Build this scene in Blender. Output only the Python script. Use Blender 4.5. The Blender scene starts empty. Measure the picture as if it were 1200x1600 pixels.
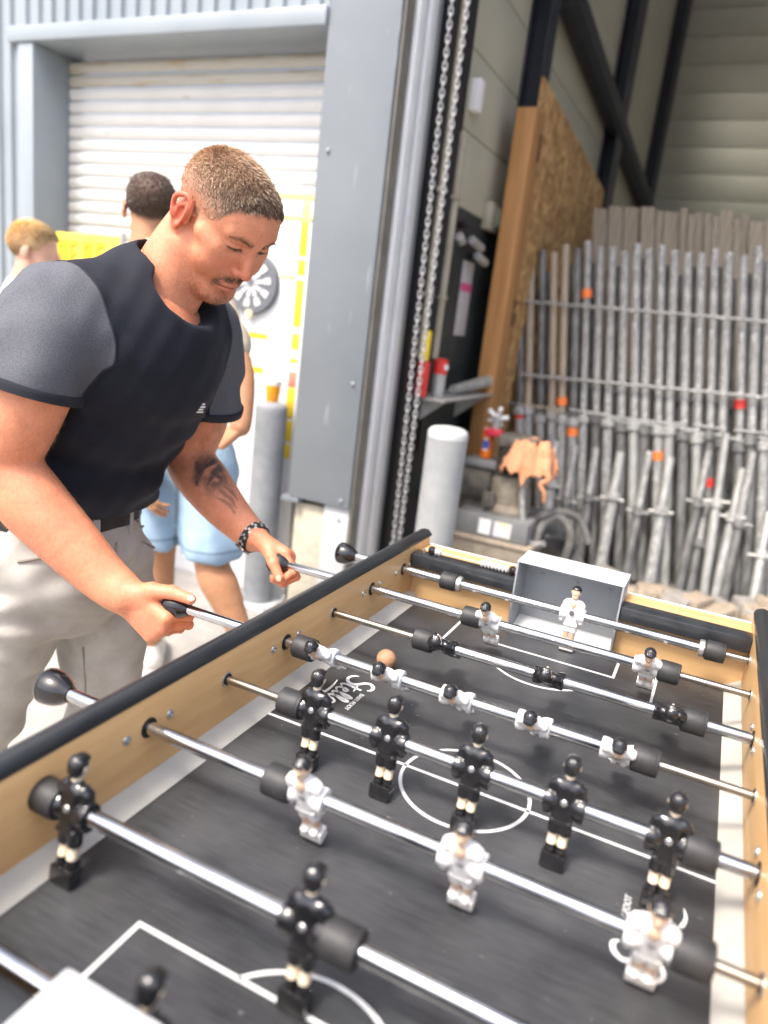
import bpy, bmesh, math, random
import numpy as np
from mathutils import Matrix, Vector

# ------------------------------------------------------------------ camera, world, sun
SC = bpy.context.scene
COL = SC.collection
CAM = np.array([0.20342, -0.83224, 0.57849])
YAW, PITCH, ROLL, FPX = -0.41314, 0.25558, 0.11963, 1147.7136
_fw = np.array([math.sin(YAW)*math.cos(PITCH), math.cos(YAW)*math.cos(PITCH), -math.sin(PITCH)])
_r0 = np.array([math.cos(YAW), -math.sin(YAW), 0.0]); _u0 = np.cross(_r0, _fw)
_r = _r0*math.cos(ROLL) + _u0*math.sin(ROLL); _u = -_r0*math.sin(ROLL) + _u0*math.cos(ROLL)
cd = bpy.data.cameras.new('camera'); cam = bpy.data.objects.new('camera', cd); COL.objects.link(cam)
m = Matrix.Identity(4)
for i in range(3):
    m[i][0], m[i][1], m[i][2], m[i][3] = _r[i], _u[i], -_fw[i], CAM[i]
cam.matrix_world = m
cd.sensor_fit = 'VERTICAL'; cd.sensor_height = 36.0; cd.lens = FPX/1600*36.0
cd.clip_start = 0.02; cd.clip_end = 400
cd.dof.use_dof = True; cd.dof.focus_distance = 1.20; cd.dof.aperture_fstop = 2.4
SC.camera = cam
SC.render.resolution_x = 768; SC.render.resolution_y = 1024

SUN_EL, SUN_AZ = math.radians(60), math.radians(-110)     # azimuth of the sun seen from the table, from +X
w = bpy.data.worlds.new('World'); SC.world = w; w.use_nodes = True
nt = w.node_tree
sky = nt.nodes.new('ShaderNodeTexSky'); sky.sky_type = 'NISHITA'; sky.sun_disc = False
sky.sun_elevation = SUN_EL; sky.sun_rotation = math.radians(90) - SUN_AZ
sky.air_density = 0.8; sky.dust_density = 5.0; sky.ozone_density = 1.0
bgn = nt.nodes['Background']; bgn.inputs['Strength'].default_value = 0.15
nt.links.new(sky.outputs['Color'], bgn.inputs['Color'])
sl = bpy.data.lights.new('sun', 'SUN'); sun = bpy.data.objects.new('sun', sl); COL.objects.link(sun)
sl.energy = 1.5; sl.angle = math.radians(10); sl.color = (1.0, 0.95, 0.87)
sd = Vector((math.cos(SUN_AZ)*math.cos(SUN_EL), math.sin(SUN_AZ)*math.cos(SUN_EL), math.sin(SUN_EL)))
sun.rotation_euler = sd.to_track_quat('Z', 'Y').to_euler(); sun.location = (0, -3, 6)
vs = SC.view_settings; vs.view_transform = 'Standard'; vs.look = 'None'; vs.exposure = 1.5; vs.gamma = 1.0
SC.view_settings.use_curve_mapping = False

GZ = -0.80                      # ground level; the playfield of the table is z = 0
random.seed(7); RNG = np.random.default_rng(7)

def ray(x, y): return _fw + _r*(x-600)/FPX - _u*(y-800)/FPX
def onz(x, y, z): d = ray(x, y); return CAM + d*((z-CAM[2])/d[2])
def ony(x, y, Y): d = ray(x, y); return CAM + d*((Y-CAM[1])/d[1])
def onx(x, y, X): d = ray(x, y); return CAM + d*((X-CAM[0])/d[0])

# ------------------------------------------------------------------ materials
def mat(name, col, rough=0.5, metal=0.0, col2=None, vscale=8.0, vstretch=(1, 1, 1), bump=0.0, bscale=60.0, bstretch=(1, 1, 1),
        coat=0.0, spec=0.5, speck=None, sss=0.0, attr=None, rvar=0.0, detail=6.0, lo=0.35, hi=0.65, emit=None):
    M = bpy.data.materials.new(name); M.use_nodes = True
    n = M.node_tree.nodes; L = M.node_tree.links; b = n['Principled BSDF']
    b.inputs['Base Color'].default_value = (*col, 1); b.inputs['Roughness'].default_value = rough
    b.inputs['Metallic'].default_value = metal; b.inputs['Coat Weight'].default_value = coat
    b.inputs['Coat Roughness'].default_value = 0.08
    b.inputs['Specular IOR Level'].default_value = spec
    if emit: b.inputs['Emission Color'].default_value = (*emit[0], 1); b.inputs['Emission Strength'].default_value = emit[1]
    tc = n.new('ShaderNodeTexCoord')
    def coords(st):
        mp = n.new('ShaderNodeMapping'); mp.inputs['Scale'].default_value = st
        L.new(tc.outputs['Object'], mp.inputs['Vector']); return mp.outputs['Vector']
    out = None
    if attr:
        a = n.new('ShaderNodeAttribute'); a.attribute_name = attr; out = a.outputs['Color']
    if col2 is not None:
        t = n.new('ShaderNodeTexNoise'); t.inputs['Scale'].default_value = vscale; t.inputs['Detail'].default_value = detail
        t.inputs['Roughness'].default_value = 0.6
        L.new(coords(vstretch), t.inputs['Vector'])
        r = n.new('ShaderNodeValToRGB'); r.color_ramp.elements[0].position = lo; r.color_ramp.elements[1].position = hi
        r.color_ramp.elements[0].color = (*col, 1); r.color_ramp.elements[1].color = (*col2, 1)
        L.new(t.outputs['Fac'], r.inputs['Fac'])
        if out is None: out = r.outputs['Color']
        else:
            mx = n.new('ShaderNodeMix'); mx.data_type = 'RGBA'; mx.blend_type = 'MULTIPLY'; mx.inputs['Factor'].default_value = 1
            L.new(out, mx.inputs['A']); L.new(r.outputs['Color'], mx.inputs['B']); out = mx.outputs['Result']
        if rvar:
            mr = n.new('ShaderNodeMapRange'); mr.inputs['To Min'].default_value = max(0.02, rough-rvar); mr.inputs['To Max'].default_value = rough+rvar
            L.new(t.outputs['Fac'], mr.inputs['Value']); L.new(mr.outputs['Result'], b.inputs['Roughness'])
    if speck:                                   # (scale, threshold, colour): worn flecks
        v = n.new('ShaderNodeTexNoise'); v.inputs['Scale'].default_value = speck[0]; v.inputs['Detail'].default_value = 3
        L.new(coords(speck[3] if len(speck) > 3 else (1, 1, 1)), v.inputs['Vector'])
        r2 = n.new('ShaderNodeValToRGB'); r2.color_ramp.elements[0].position = speck[1]; r2.color_ramp.elements[1].position = min(1, speck[1]+0.06)
        r2.color_ramp.elements[0].color = (0, 0, 0, 1); r2.color_ramp.elements[1].color = (1, 1, 1, 1)
        L.new(v.outputs['Fac'], r2.inputs['Fac'])
        mx = n.new('ShaderNodeMix'); mx.data_type = 'RGBA'
        L.new(r2.outputs['Color'], mx.inputs['Factor'])
        if out is None: mx.inputs['A'].default_value = (*col, 1)
        else: L.new(out, mx.inputs['A'])
        mx.inputs['B'].default_value = (*speck[2], 1); out = mx.outputs['Result']
    if out is not None: L.new(out, b.inputs['Base Color'])
    if sss:
        b.inputs['Subsurface Weight'].default_value = sss; b.inputs['Subsurface Radius'].default_value = (1.0, 0.35, 0.2)
        b.inputs['Subsurface Scale'].default_value = 0.006
    if bump:
        t2 = n.new('ShaderNodeTexNoise'); t2.inputs['Scale'].default_value = bscale; t2.inputs['Detail'].default_value = 5
        L.new(coords(bstretch), t2.inputs['Vector'])
        bp = n.new('ShaderNodeBump'); bp.inputs['Strength'].default_value = 1.0; bp.inputs['Distance'].default_value = bump
        L.new(t2.outputs['Fac'], bp.inputs['Height']); L.new(bp.outputs['Normal'], b.inputs['Normal'])
    return M

# ------------------------------------------------------------------ mesh builder
def nrm(v): v = np.asarray(v, float); return v/(np.linalg.norm(v)+1e-12)
def frame(d, hint=None):
    d = nrm(d); h = np.array(hint if hint is not None else ((0, 0, 1) if abs(d[2]) < 0.9 else (1, 0, 0)), float)
    a = nrm(np.cross(h, d)); return a, np.cross(d, a)

class MB:
    def __init__(s): s.v = []; s.f = []; s.m = []
    def add(s, vs, fs, mi=0):
        o = len(s.v); s.v += [tuple(map(float, p)) for p in vs]; s.f += [tuple(i+o for i in f) for f in fs]; s.m += [mi]*len(fs); return s
    def box(s, lo, hi, bev=0.0, R=None, c=None, mi=0):
        lo, hi = np.minimum(lo, hi), np.maximum(lo, hi)
        bm = bmesh.new(); bmesh.ops.create_cube(bm, size=1.0)
        S = np.asarray(hi, float)-np.asarray(lo, float); ce = (np.asarray(hi, float)+np.asarray(lo, float))/2
        for v in bm.verts: v.co = Vector((v.co.x*S[0], v.co.y*S[1], v.co.z*S[2]))
        if bev > 0: bmesh.ops.bevel(bm, geom=list(bm.edges), offset=min(bev, 0.45*min(abs(S))), segments=2, affect='EDGES', profile=0.5)
        P = np.array([v.co for v in bm.verts])
        if R is not None: P = P @ np.asarray(R).T
        P = P + (ce if c is None else np.asarray(c))
        bm.verts.index_update(); F = [[v.index for v in f.verts] for f in bm.faces]; bm.free()
        return s.add(P, F, mi)
    def tube(s, path, rad, seg=12, cap=True, mi=0, sq=None):
        P = [np.asarray(p, float) for p in path]; n = len(P); R = rad if hasattr(rad, '__len__') else [rad]*n
        vs = []; a = None
        for i in range(n):
            d = P[min(i+1, n-1)]-P[max(i-1, 0)]
            if np.linalg.norm(d) < 1e-9: d = np.array((0, 0, 1.))
            if a is None: a, b = frame(d)
            else:
                d = nrm(d); a = nrm(a-d*(a@d)); b = np.cross(d, a)
            for k in range(seg):
                t = 2*math.pi*k/seg; vs.append(P[i]+R[i]*(math.cos(t)*a+math.sin(t)*b))
        fs = [(i*seg+k, i*seg+(k+1) % seg, (i+1)*seg+(k+1) % seg, (i+1)*seg+k) for i in range(n-1) for k in range(seg)]
        if cap: fs += [tuple(reversed(range(seg))), tuple((n-1)*seg+k for k in range(seg))]
        return s.add(vs, fs, mi)
    def lathe(s, a, d, prof, seg=24, mi=0):           # prof: (distance along d, radius)
        a = np.asarray(a, float); d = nrm(d); x, y = frame(d); vs = []
        for (t, r) in prof:
            for k in range(seg):
                an = 2*math.pi*k/seg; vs.append(a+d*t+r*(math.cos(an)*x+math.sin(an)*y))
        n = len(prof)
        fs = [(i*seg+k, i*seg+(k+1) % seg, (i+1)*seg+(k+1) % seg, (i+1)*seg+k) for i in range(n-1) for k in range(seg)]
        fs += [tuple(reversed(range(seg))), tuple((n-1)*seg+k for k in range(seg))]
        return s.add(vs, fs, mi)
    def quad(s, *p, mi=0): return s.add(p, [tuple(range(len(p)))], mi)
    def prism(s, poly, d, mi=0):                       # closed prism of a polygon (list of points) along vector d
        n = len(poly); d = np.asarray(d, float)
        vs = [np.asarray(p, float) for p in poly]+[np.asarray(p, float)+d for p in poly]
        fs = [tuple(reversed(range(n))), tuple(n+i for i in range(n))]+[(i, (i+1) % n, n+(i+1) % n, n+i) for i in range(n)]
        return s.add(vs, fs, mi)
    def ribbon(s, path, wid, z, th=0.0006, mi=0):      # flat band on a horizontal surface (pitch marking)
        P = [np.asarray(p, float)[:2] for p in path]; n = len(P); W = wid if hasattr(wid, '__len__') else [wid]*n
        closed = np.linalg.norm(P[0]-P[-1]) < 1e-7
        vs = []
        for i in range(n):
            if closed: d = nrm(P[(i+1) % (n-1)]-P[(i-1) % (n-1)])
            else: d = nrm(P[min(i+1, n-1)]-P[max(i-1, 0)])
            q = np.array((-d[1], d[0]))
            for sgn, zz in ((1, z), (-1, z), (-1, z+th), (1, z+th)): vs.append((*(P[i]+sgn*q*W[i]/2), zz))
        fs = [(i*4+k, i*4+(k+1) % 4, (i+1)*4+(k+1) % 4, (i+1)*4+k) for i in range(n-1) for k in range(4)]
        if not closed: fs += [(0, 1, 2, 3), tuple((n-1)*4+k for k in (3, 2, 1, 0))]
        return s.add(vs, fs, mi)
    def mesh(s, name, mats, off=(0, 0, 0), smooth=True, angle=35):
        me = bpy.data.meshes.new(name); o = np.asarray(off, float)
        me.from_pydata([tuple(np.asarray(p)-o) for p in s.v], [], s.f)
        for M in (mats if isinstance(mats, (list, tuple)) else [mats]): me.materials.append(M)
        if any(s.m): me.polygons.foreach_set('material_index', s.m)
        bm = bmesh.new(); bm.from_mesh(me); bmesh.ops.recalc_face_normals(bm, faces=list(bm.faces)); bm.to_mesh(me); bm.free()
        if smooth: me.shade_smooth(); me.set_sharp_from_angle(angle=math.radians(angle))
        me.update(); return me
    def build(s, name, mats, parent=None, off=None, **k):
        o = off if off is not None else (ORG.get(parent.name, (0, 0, 0)) if parent else (0, 0, 0))
        return link(name, s.mesh(name, mats, o, **k), parent)

ORG = {}
def link(name, me, parent=None):
    o = bpy.data.objects.new(name, me); COL.objects.link(o)
    if parent is not None:
        o.parent = parent; ORG[o.name] = ORG.get(parent.name, (0, 0, 0))
    return o
def tag(o, label, cat, group=None):
    o['label'] = label; o['category'] = cat
    if group: o['group'] = group
    return o
def struct(o): o['kind'] = 'structure'; return o
def thing(name, label, cat, loc=(0, 0, 0), group=None):
    o = bpy.data.objects.new(name, None); COL.objects.link(o); o.location = loc; o.empty_display_size = 0.1
    ORG[o.name] = tuple(map(float, loc)); return tag(o, label, cat, group)
def single(name, mb, M, label, cat, group=None, loc=None, **k):   # a thing that is one mesh, its origin at its base
    if loc is None:
        P = np.array(mb.v); loc = (P[:, 0].mean(), P[:, 1].mean(), P[:, 2].min())
    o = link(name, mb.mesh(name, M, loc, **k)); o.location = loc; return tag(o, label, cat, group)

# ------------------------------------------------------------------ distance-field modelling (organic shapes)
import openvdb
def spline(P, n):
    P = np.asarray(P, float); K = len(P); out = []
    for s in np.linspace(0, K-1-1e-9, n):
        i = int(s); t = s-i; p0, p1, p2, p3 = P[max(i-1, 0)], P[i], P[min(i+1, K-1)], P[min(i+2, K-1)]
        out.append(0.5*((2*p1)+(-p0+p2)*t+(2*p0-5*p1+4*p2-p3)*t*t+(-p0+3*p1-3*p2+p3)*t**3))
    return np.array(out)
class SDF:
    def __init__(s, lo, hi, vox):
        s.lo = np.asarray(lo, float); s.vox = vox; s.n = np.maximum(4, np.ceil((np.asarray(hi)-s.lo)/vox).astype(int)+1)
        s.D = np.full(s.n, 1.0, np.float32); s.ax = [(s.lo[i]+vox*np.arange(s.n[i])).astype(np.float32) for i in range(3)]
    def _sl(s, lo, hi):
        a = np.clip(np.floor((np.asarray(lo)-s.lo)/s.vox).astype(int), 0, s.n); b = np.clip(np.ceil((np.asarray(hi)-s.lo)/s.vox).astype(int)+1, 0, s.n)
        if np.any(b <= a): return None, None
        sl = tuple(slice(a[i], b[i]) for i in range(3))
        return sl, (s.ax[0][sl[0]][:, None, None], s.ax[1][sl[1]][None, :, None], s.ax[2][sl[2]][None, None, :])
    def _put(s, sl, d, k, op):
        A = s.D[sl]
        if op == 'sub':
            if k <= 0: s.D[sl] = np.maximum(A, -d); return
            h = np.clip(0.5-0.5*(A+d)/k, 0, 1); s.D[sl] = A*(1-h)+(-d)*h+k*h*(1-h)
        else:
            if k <= 0: s.D[sl] = np.minimum(A, d); return
            h = np.clip(0.5+0.5*(d-A)/k, 0, 1); s.D[sl] = d*(1-h)+A*h-k*h*(1-h)
    def cap(s, a, b, ra, rb, k=0.01, op='add', flat=None):   # tapered capsule; flat=(dir, ratio) squeezes the section
        a = np.asarray(a, float); b = np.asarray(b, float); mg = max(ra, rb)*(1.6 if flat else 1)+k+4*s.vox
        sl, X = s._sl(np.minimum(a, b)-mg, np.maximum(a, b)+mg)
        if sl is None: return s
        ab = b-a; L2 = ab@ab+1e-12; q = [X[i]-np.float32(a[i]) for i in range(3)]
        t = np.clip((q[0]*ab[0]+q[1]*ab[1]+q[2]*ab[2])/L2, 0, 1)
        p = [q[i]-t*ab[i] for i in range(3)]; d2 = p[0]**2+p[1]**2+p[2]**2
        if flat is not None:
            n = nrm(flat[0]); c = p[0]*n[0]+p[1]*n[1]+p[2]*n[2]; d2 = d2+c*c*(1/flat[1]**2-1)
        s._put(sl, (np.sqrt(np.maximum(d2, 0))-(ra+(rb-ra)*t)).astype(np.float32), k, op); return s
    def ell(s, c, r, R=None, k=0.01, op='add'):
        c = np.asarray(c, float); r = np.asarray(r, float); mg = r.max()+k+4*s.vox
        sl, X = s._sl(c-mg, c+mg)
        if sl is None: return s
        q = [X[i]-np.float32(c[i]) for i in range(3)]
        if R is not None:
            R = np.asarray(R); q = [q[0]*R[0][j]+q[1]*R[1][j]+q[2]*R[2][j] for j in range(3)]   # columns of R are the local axes
        k0 = np.sqrt((q[0]/r[0])**2+(q[1]/r[1])**2+(q[2]/r[2])**2); k1 = np.sqrt((q[0]/r[0]**2)**2+(q[1]/r[1]**2)**2+(q[2]/r[2]**2)**2)
        s._put(sl, (k0*(k0-1)/(k1+1e-9)).astype(np.float32), k, op); return s
    def box(s, c, h, R=None, rnd=0.0, k=0.0, op='add'):
        c = np.asarray(c, float); h = np.asarray(h, float); mg = np.linalg.norm(h)+k+4*s.vox
        sl, X = s._sl(c-mg, c+mg)
        if sl is None: return s
        q = [X[i]-np.float32(c[i]) for i in range(3)]
        if R is not None:
            R = np.asarray(R); q = [q[0]*R[0][j]+q[1]*R[1][j]+q[2]*R[2][j] for j in range(3)]
        e = [np.abs(q[j])-(h[j]-rnd) for j in range(3)]
        d = np.sqrt(np.maximum(e[0], 0)**2+np.maximum(e[1], 0)**2+np.maximum(e[2], 0)**2)+np.minimum(np.maximum(e[0], np.maximum(e[1], e[2])), 0)-rnd
        s._put(sl, d.astype(np.float32), k, op); return s
    def plane(s, p, n, k=0.0):                        # keep the side opposite to n
        n = nrm(n); X = (s.ax[0][:, None, None], s.ax[1][None, :, None], s.ax[2][None, None, :])
        d = ((X[0]-p[0])*n[0]+(X[1]-p[1])*n[1]+(X[2]-p[2])*n[2]).astype(np.float32)
        if k <= 0: s.D = np.maximum(s.D, d)
        else:
            h = np.clip(0.5-0.5*(s.D-d)/k, 0, 1); s.D = s.D*(1-h)+d*h+k*h*(1-h)
        return s
    def chain(s, P, R, n=12, k=0.006, flat=None, op='add'):
        Q = spline(np.c_[np.asarray(P, float), np.asarray(R, float)], n)
        for i in range(n-1): s.cap(Q[i, :3], Q[i+1, :3], Q[i, 3], Q[i+1, 3], k if i else max(k, 0.012), op, flat)
        return s
    def disp(s, fn):                                  # fn(X, Y, Z) adds to the distance
        X = np.meshgrid(*s.ax, indexing='ij', sparse=True); near = np.abs(s.D) < 0.05
        s.D = np.where(near, s.D+fn(*X).astype(np.float32), s.D); return s
    def poly(s):
        g = openvdb.FloatGrid(1.0); g.copyFromArray(np.ascontiguousarray(s.D))
        pts, tri, quads = g.convertToPolygons(0.0, 0.0)
        V = np.asarray(pts, float)*s.vox+s.lo
        return V, [tuple(map(int, q[::-1])) for q in quads]+[tuple(map(int, t[::-1])) for t in tri]
def sdfmesh(name, parts, mats, off, color=None, iters=0):  # parts: list of (V, F); color(V) -> (n,3) vertex colours
    V = np.zeros((0, 3)); F = []
    for v, f in parts:
        o = len(V); F += [tuple(i+o for i in q) for q in f]; V = np.vstack([V, v])
    me = bpy.data.meshes.new(name)
    me.from_pydata((V-np.asarray(off, float)).tolist(), [], F)
    for M in (mats if isinstance(mats, (list, tuple)) else [mats]): me.materials.append(M)
    bm = bmesh.new(); bm.from_mesh(me)
    for _ in range(iters): bmesh.ops.smooth_vert(bm, verts=list(bm.verts), factor=0.5, use_axis_x=True, use_axis_y=True, use_axis_z=True)
    bmesh.ops.recalc_face_normals(bm, faces=list(bm.faces)); bm.to_mesh(me); bm.free()
    if color is not None:
        C = np.ones((len(V), 4)); C[:, :3] = color(V)
        at = me.color_attributes.new('tint', 'FLOAT_COLOR', 'POINT'); at.data.foreach_set('color', C.astype(np.float32).ravel())
    me.shade_smooth(); me.update(); return me
def fbm(V, sc, seed=0, oct=4):                          # cheap value noise for vertex colours
    V = np.asarray(V)*sc; out = np.zeros(len(V)); amp = 1.0; tot = 0
    for o in range(oct):
        I = np.floor(V).astype(np.int64); f = V-I; f = f*f*(3-2*f); acc = 0
        for dx in (0, 1):
            for dy in (0, 1):
                for dz in (0, 1):
                    h = ((I[:, 0]+dx)*73856093) ^ ((I[:, 1]+dy)*19349663) ^ ((I[:, 2]+dz)*83492791) ^ (seed*9176+o*131)
                    h = (h*2654435761) & 0xffffff
                    acc = acc+(h/0xffffff)*(f[:, 0] if dx else 1-f[:, 0])*(f[:, 1] if dy else 1-f[:, 1])*(f[:, 2] if dz else 1-f[:, 2])
        out += amp*acc; tot += amp; amp *= 0.5; V = V*2.03
    return out/tot
# ------------------------------------------------------------------ shared materials
mt_steel_dark = mat('steel_dark', (0.008, 0.011, 0.018), 0.55, 0.0, (0.016, 0.02, 0.028), 6)
mt_clad = mat('grey_cladding', (0.25, 0.285, 0.31), 0.42, 0.0, (0.30, 0.335, 0.355), 1.6, bump=0.0006, bscale=9)
mt_clad2 = mat('grey_flashing', (0.180, 0.202, 0.218), 0.40, 0.0, (0.215, 0.237, 0.253), 1.4, speck=(40, 0.665, (0.30, 0.325, 0.345), (1, 1, 0.12)), bump=0.0012, bscale=5)
mt_clad3 = mat('pale_flashing', (0.50, 0.52, 0.53), 0.45, 0.0, (0.58, 0.60, 0.60), 3)
mt_plinth = mat('concrete_plinth', (0.46, 0.42, 0.33), 0.9, 0.0, (0.62, 0.57, 0.45), 14, bump=0.002, bscale=60)
mt_ground = mat('pale_concrete', (0.27, 0.255, 0.235), 0.9, 0.0, (0.38, 0.36, 0.335), 5, bump=0.003, bscale=120, speck=(160, 0.62, (0.27, 0.25, 0.22)))
mt_slat = mat('shutter_white', (0.63, 0.62, 0.58), 0.45, 0.0, (0.70, 0.69, 0.65), 3, speck=(7, 0.66, (0.54, 0.51, 0.44), (1, 1, 5)))
mt_slat_shade = mat('shutter_top_shade', (0.50, 0.48, 0.42), 0.5, 0.0, (0.42, 0.30, 0.15), 5, (1, 1, 6), lo=0.52, hi=0.74)  # blotchy tan, stands in for the lintel's shadow on the top slats
mt_alu = mat('white_track', (0.74, 0.76, 0.76), 0.35, 0.0, (0.66, 0.68, 0.68), 6)
mt_seal = mat('olive_seal', (0.13, 0.125, 0.105), 0.7, 0.0, (0.19, 0.18, 0.15), 8)
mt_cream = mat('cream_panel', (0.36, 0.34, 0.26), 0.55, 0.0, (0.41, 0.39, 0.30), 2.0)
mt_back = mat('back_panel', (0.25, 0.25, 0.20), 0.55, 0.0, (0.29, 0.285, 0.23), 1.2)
mt_lowwall = mat('dark_low_wall', (0.018, 0.022, 0.022), 0.7, 0.0, (0.04, 0.045, 0.042), 4, bump=0.001)
mt_roof = mat('roof_sheet', (0.25, 0.25, 0.24), 0.6)
mt_galv = mat('galvanised', (0.32, 0.32, 0.30), 0.5, 0.35, (0.50, 0.50, 0.47), 30, (1, 1, 0.3), rvar=0.12)
mt_galvd = mat('galvanised_dark', (0.10, 0.10, 0.095), 0.65, 0.3, (0.24, 0.24, 0.23), 26, (1, 1, 0.3), rvar=0.1)
mt_pipe = mat('mortar_pipe', (0.22, 0.22, 0.21), 0.7, 0.2, (0.41, 0.41, 0.395), 40, (1, 1, 0.4), speck=(60, 0.63, (0.72, 0.70, 0.66)))
mt_pine = mat('weathered_board', (0.30, 0.245, 0.18), 0.8, 0.0, (0.42, 0.36, 0.28), 40, (1, 1, 0.06), bump=0.0008, bscale=80, bstretch=(1, 1, 0.1))
mt_timber = mat('orange_timber', (0.31, 0.145, 0.042), 0.6, 0.0, (0.44, 0.22, 0.075), 26, (1, 1, 0.07), bump=0.0008, bscale=60, bstretch=(1, 1, 0.1))
mt_timberd = mat('timber_hole', (0.10, 0.045, 0.02), 0.8)
def osb_material():
    M = bpy.data.materials.new('osb_strands'); M.use_nodes = True; n = M.node_tree.nodes; L = M.node_tree.links; b = n['Principled BSDF']
    tc = n.new('ShaderNodeTexCoord'); v = n.new('ShaderNodeTexVoronoi'); v.inputs['Scale'].default_value = 24; v.inputs['Randomness'].default_value = 1
    ns = n.new('ShaderNodeTexNoise'); ns.inputs['Scale'].default_value = 14; ns.inputs['Detail'].default_value = 3
    ad = n.new('ShaderNodeMix'); ad.data_type = 'VECTOR'; ad.inputs['Factor'].default_value = 0.12
    L.new(tc.outputs['Object'], ns.inputs['Vector']); L.new(tc.outputs['Object'], ad.inputs[4]); L.new(ns.outputs['Color'], ad.inputs[5]); L.new(ad.outputs[1], v.inputs['Vector'])
    r = n.new('ShaderNodeValToRGB'); e = r.color_ramp.elements; e[0].color = (0.22, 0.105, 0.03, 1); e[1].color = (0.62, 0.38, 0.16, 1)
    sp = n.new('ShaderNodeSeparateColor'); L.new(v.outputs['Color'], sp.inputs['Color']); L.new(sp.outputs['Red'], r.inputs['Fac']); L.new(r.outputs['Color'], b.inputs['Base Color'])
    b.inputs['Roughness'].default_value = 0.7; return M
mt_osb = osb_material()
mt_black = mat('matt_black', (0.012, 0.012, 0.013), 0.6)
mt_white = mat('white_paint', (0.78, 0.78, 0.76), 0.5)
mt_yellow = mat('yellow_band', (0.85, 0.62, 0.03), 0.5)
mt_red = mat('red_plastic', (0.62, 0.04, 0.03), 0.45)
mt_orange = mat('orange_tape', (0.85, 0.20, 0.04), 0.5)

# ------------------------------------------------------------------ ground
struct(MB().quad((-60, -60, GZ), (60, -60, GZ), (60, 60, GZ), (-60, 60, GZ)).build('ground', mt_ground))

# ------------------------------------------------------------------ warehouse front: cladding, shutter bay, flashing pillar, plinth
YF = 1.95; XL, XP0, XP1 = -3.10, -1.495, -1.185; ZL = 1.645; ZTOP = 6.0; YB = 2.27
wf = thing('warehouse_facade', 'grey ribbed metal warehouse front with a recessed shutter bay and flat corner pillar', 'building', (-2.3, YF, GZ))
def corrugated(x0, x1, z0, z1, y, per=0.085, dep=0.018):
    prof = []; x = x0
    while x < x1-1e-6:
        for dx, dy in ((0, 0), (0.46, 0), (0.58, dep), (0.88, dep)):
            if x+dx*per < x1: prof.append((x+dx*per, y+dy))
        x += per
    prof.append((x1, y)); B = MB(); n = len(prof)
    B.add([(px, py, z0) for px, py in prof]+[(px, py, z1) for px, py in prof]+[(x1, y+0.05, z0), (x0, y+0.05, z0), (x1, y+0.05, z1), (x0, y+0.05, z1)],
          [(i, i+1, n+i+1, n+i) for i in range(n-1)]+[(n-1, 2*n, 2*n+2, 2*n-1), (0, n, 2*n+3, 2*n+1)])
    return B
corrugated(-9.0, XL-0.10, GZ+0.25, ZTOP, YF).build('cladding_sheet', mt_clad, wf, smooth=False)
corrugated(XL-0.10, XP0-0.004, ZL+0.075, ZTOP, YF).build('cladding_sheet', mt_clad, wf, smooth=False)
MB().box((-9, YF+0.01, GZ-0.1), (XL-0.10, YF+0.3, GZ+0.245)).build('plinth', mt_plinth, wf)
MB().box((XL-0.098, YF-0.012, GZ), (XL, YF+0.30, ZL-0.002), 0.004).build('jamb_flashing', mt_clad, wf)
MB().box((XL-0.16, YF-0.022, ZL), (XP0-0.004, YF+0.30, ZL+0.07), 0.006).build('lintel_flashing', mt_clad, wf)
MB().box((XP0, YF-0.004, -0.242), (XP1, YB, ZTOP), 0.004).build('pillar_cover', mt_clad2, wf)
MB().box((XP0-0.035, YF-0.010, -0.268), (XP0+0.055, YF+0.2, -0.244), 0.003).build('drip_lip', mt_clad2, wf)
MB().box((XP0+0.02, YF+0.03, GZ-0.1), (XP0+0.175, YB-0.01, -0.270), 0.006).build('plinth', mt_plinth, wf)
MB().box((XP0+0.179, YF+0.015, GZ), (XP1-0.004, YB-0.01, -0.246), 0.004).build('base_cover', mt_clad3, wf)
for (sx, sz) in ((XP1-0.04, -0.21), (XP1-0.05, -0.30), (XP1-0.04, 0.30), (XP0+0.05, 1.2)):
    MB().lathe((sx, YF+(0.012 if sz < -0.25 else -0.008), sz), (0, -1, 0), ((0, 0.009), (0.003, 0.009), (0.006, 0.005)), 10).build('rivet', mt_clad, wf)
# white roller shutter with top slats tinted tan for the lintel's shadow
YS = 2.16
sh = thing('roller_shutter', 'white roller shutter with horizontal slats and its top tinted tan for the lintel shadow', 'shutter', ((XL+XP0)/2, YS, GZ))
z = ZL-0.012; k = 0
while z > GZ+0.05:
    hgt = 0.0590
    prof = [(0, 0), (-0.007, 0.010), (-0.0100, hgt*0.5), (-0.007, hgt-0.014), (0, hgt-0.006), (0.012, hgt-0.006), (0.012, 0)]
    B = MB(); B.prism([(XL+0.004, YS+a, z-hgt+b) for a, b in prof], (XP0-XL+0.06, 0, 0)); B.build('slat', mt_slat_shade if k < 2 else mt_slat, sh, angle=50); z -= hgt; k += 1
MB().box((XL+0.004, YS-0.02, GZ+0.002), (XP0+0.06, YS+0.02, z+0.004), 0.004).build('bottom_bar', mt_alu, sh)
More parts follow.
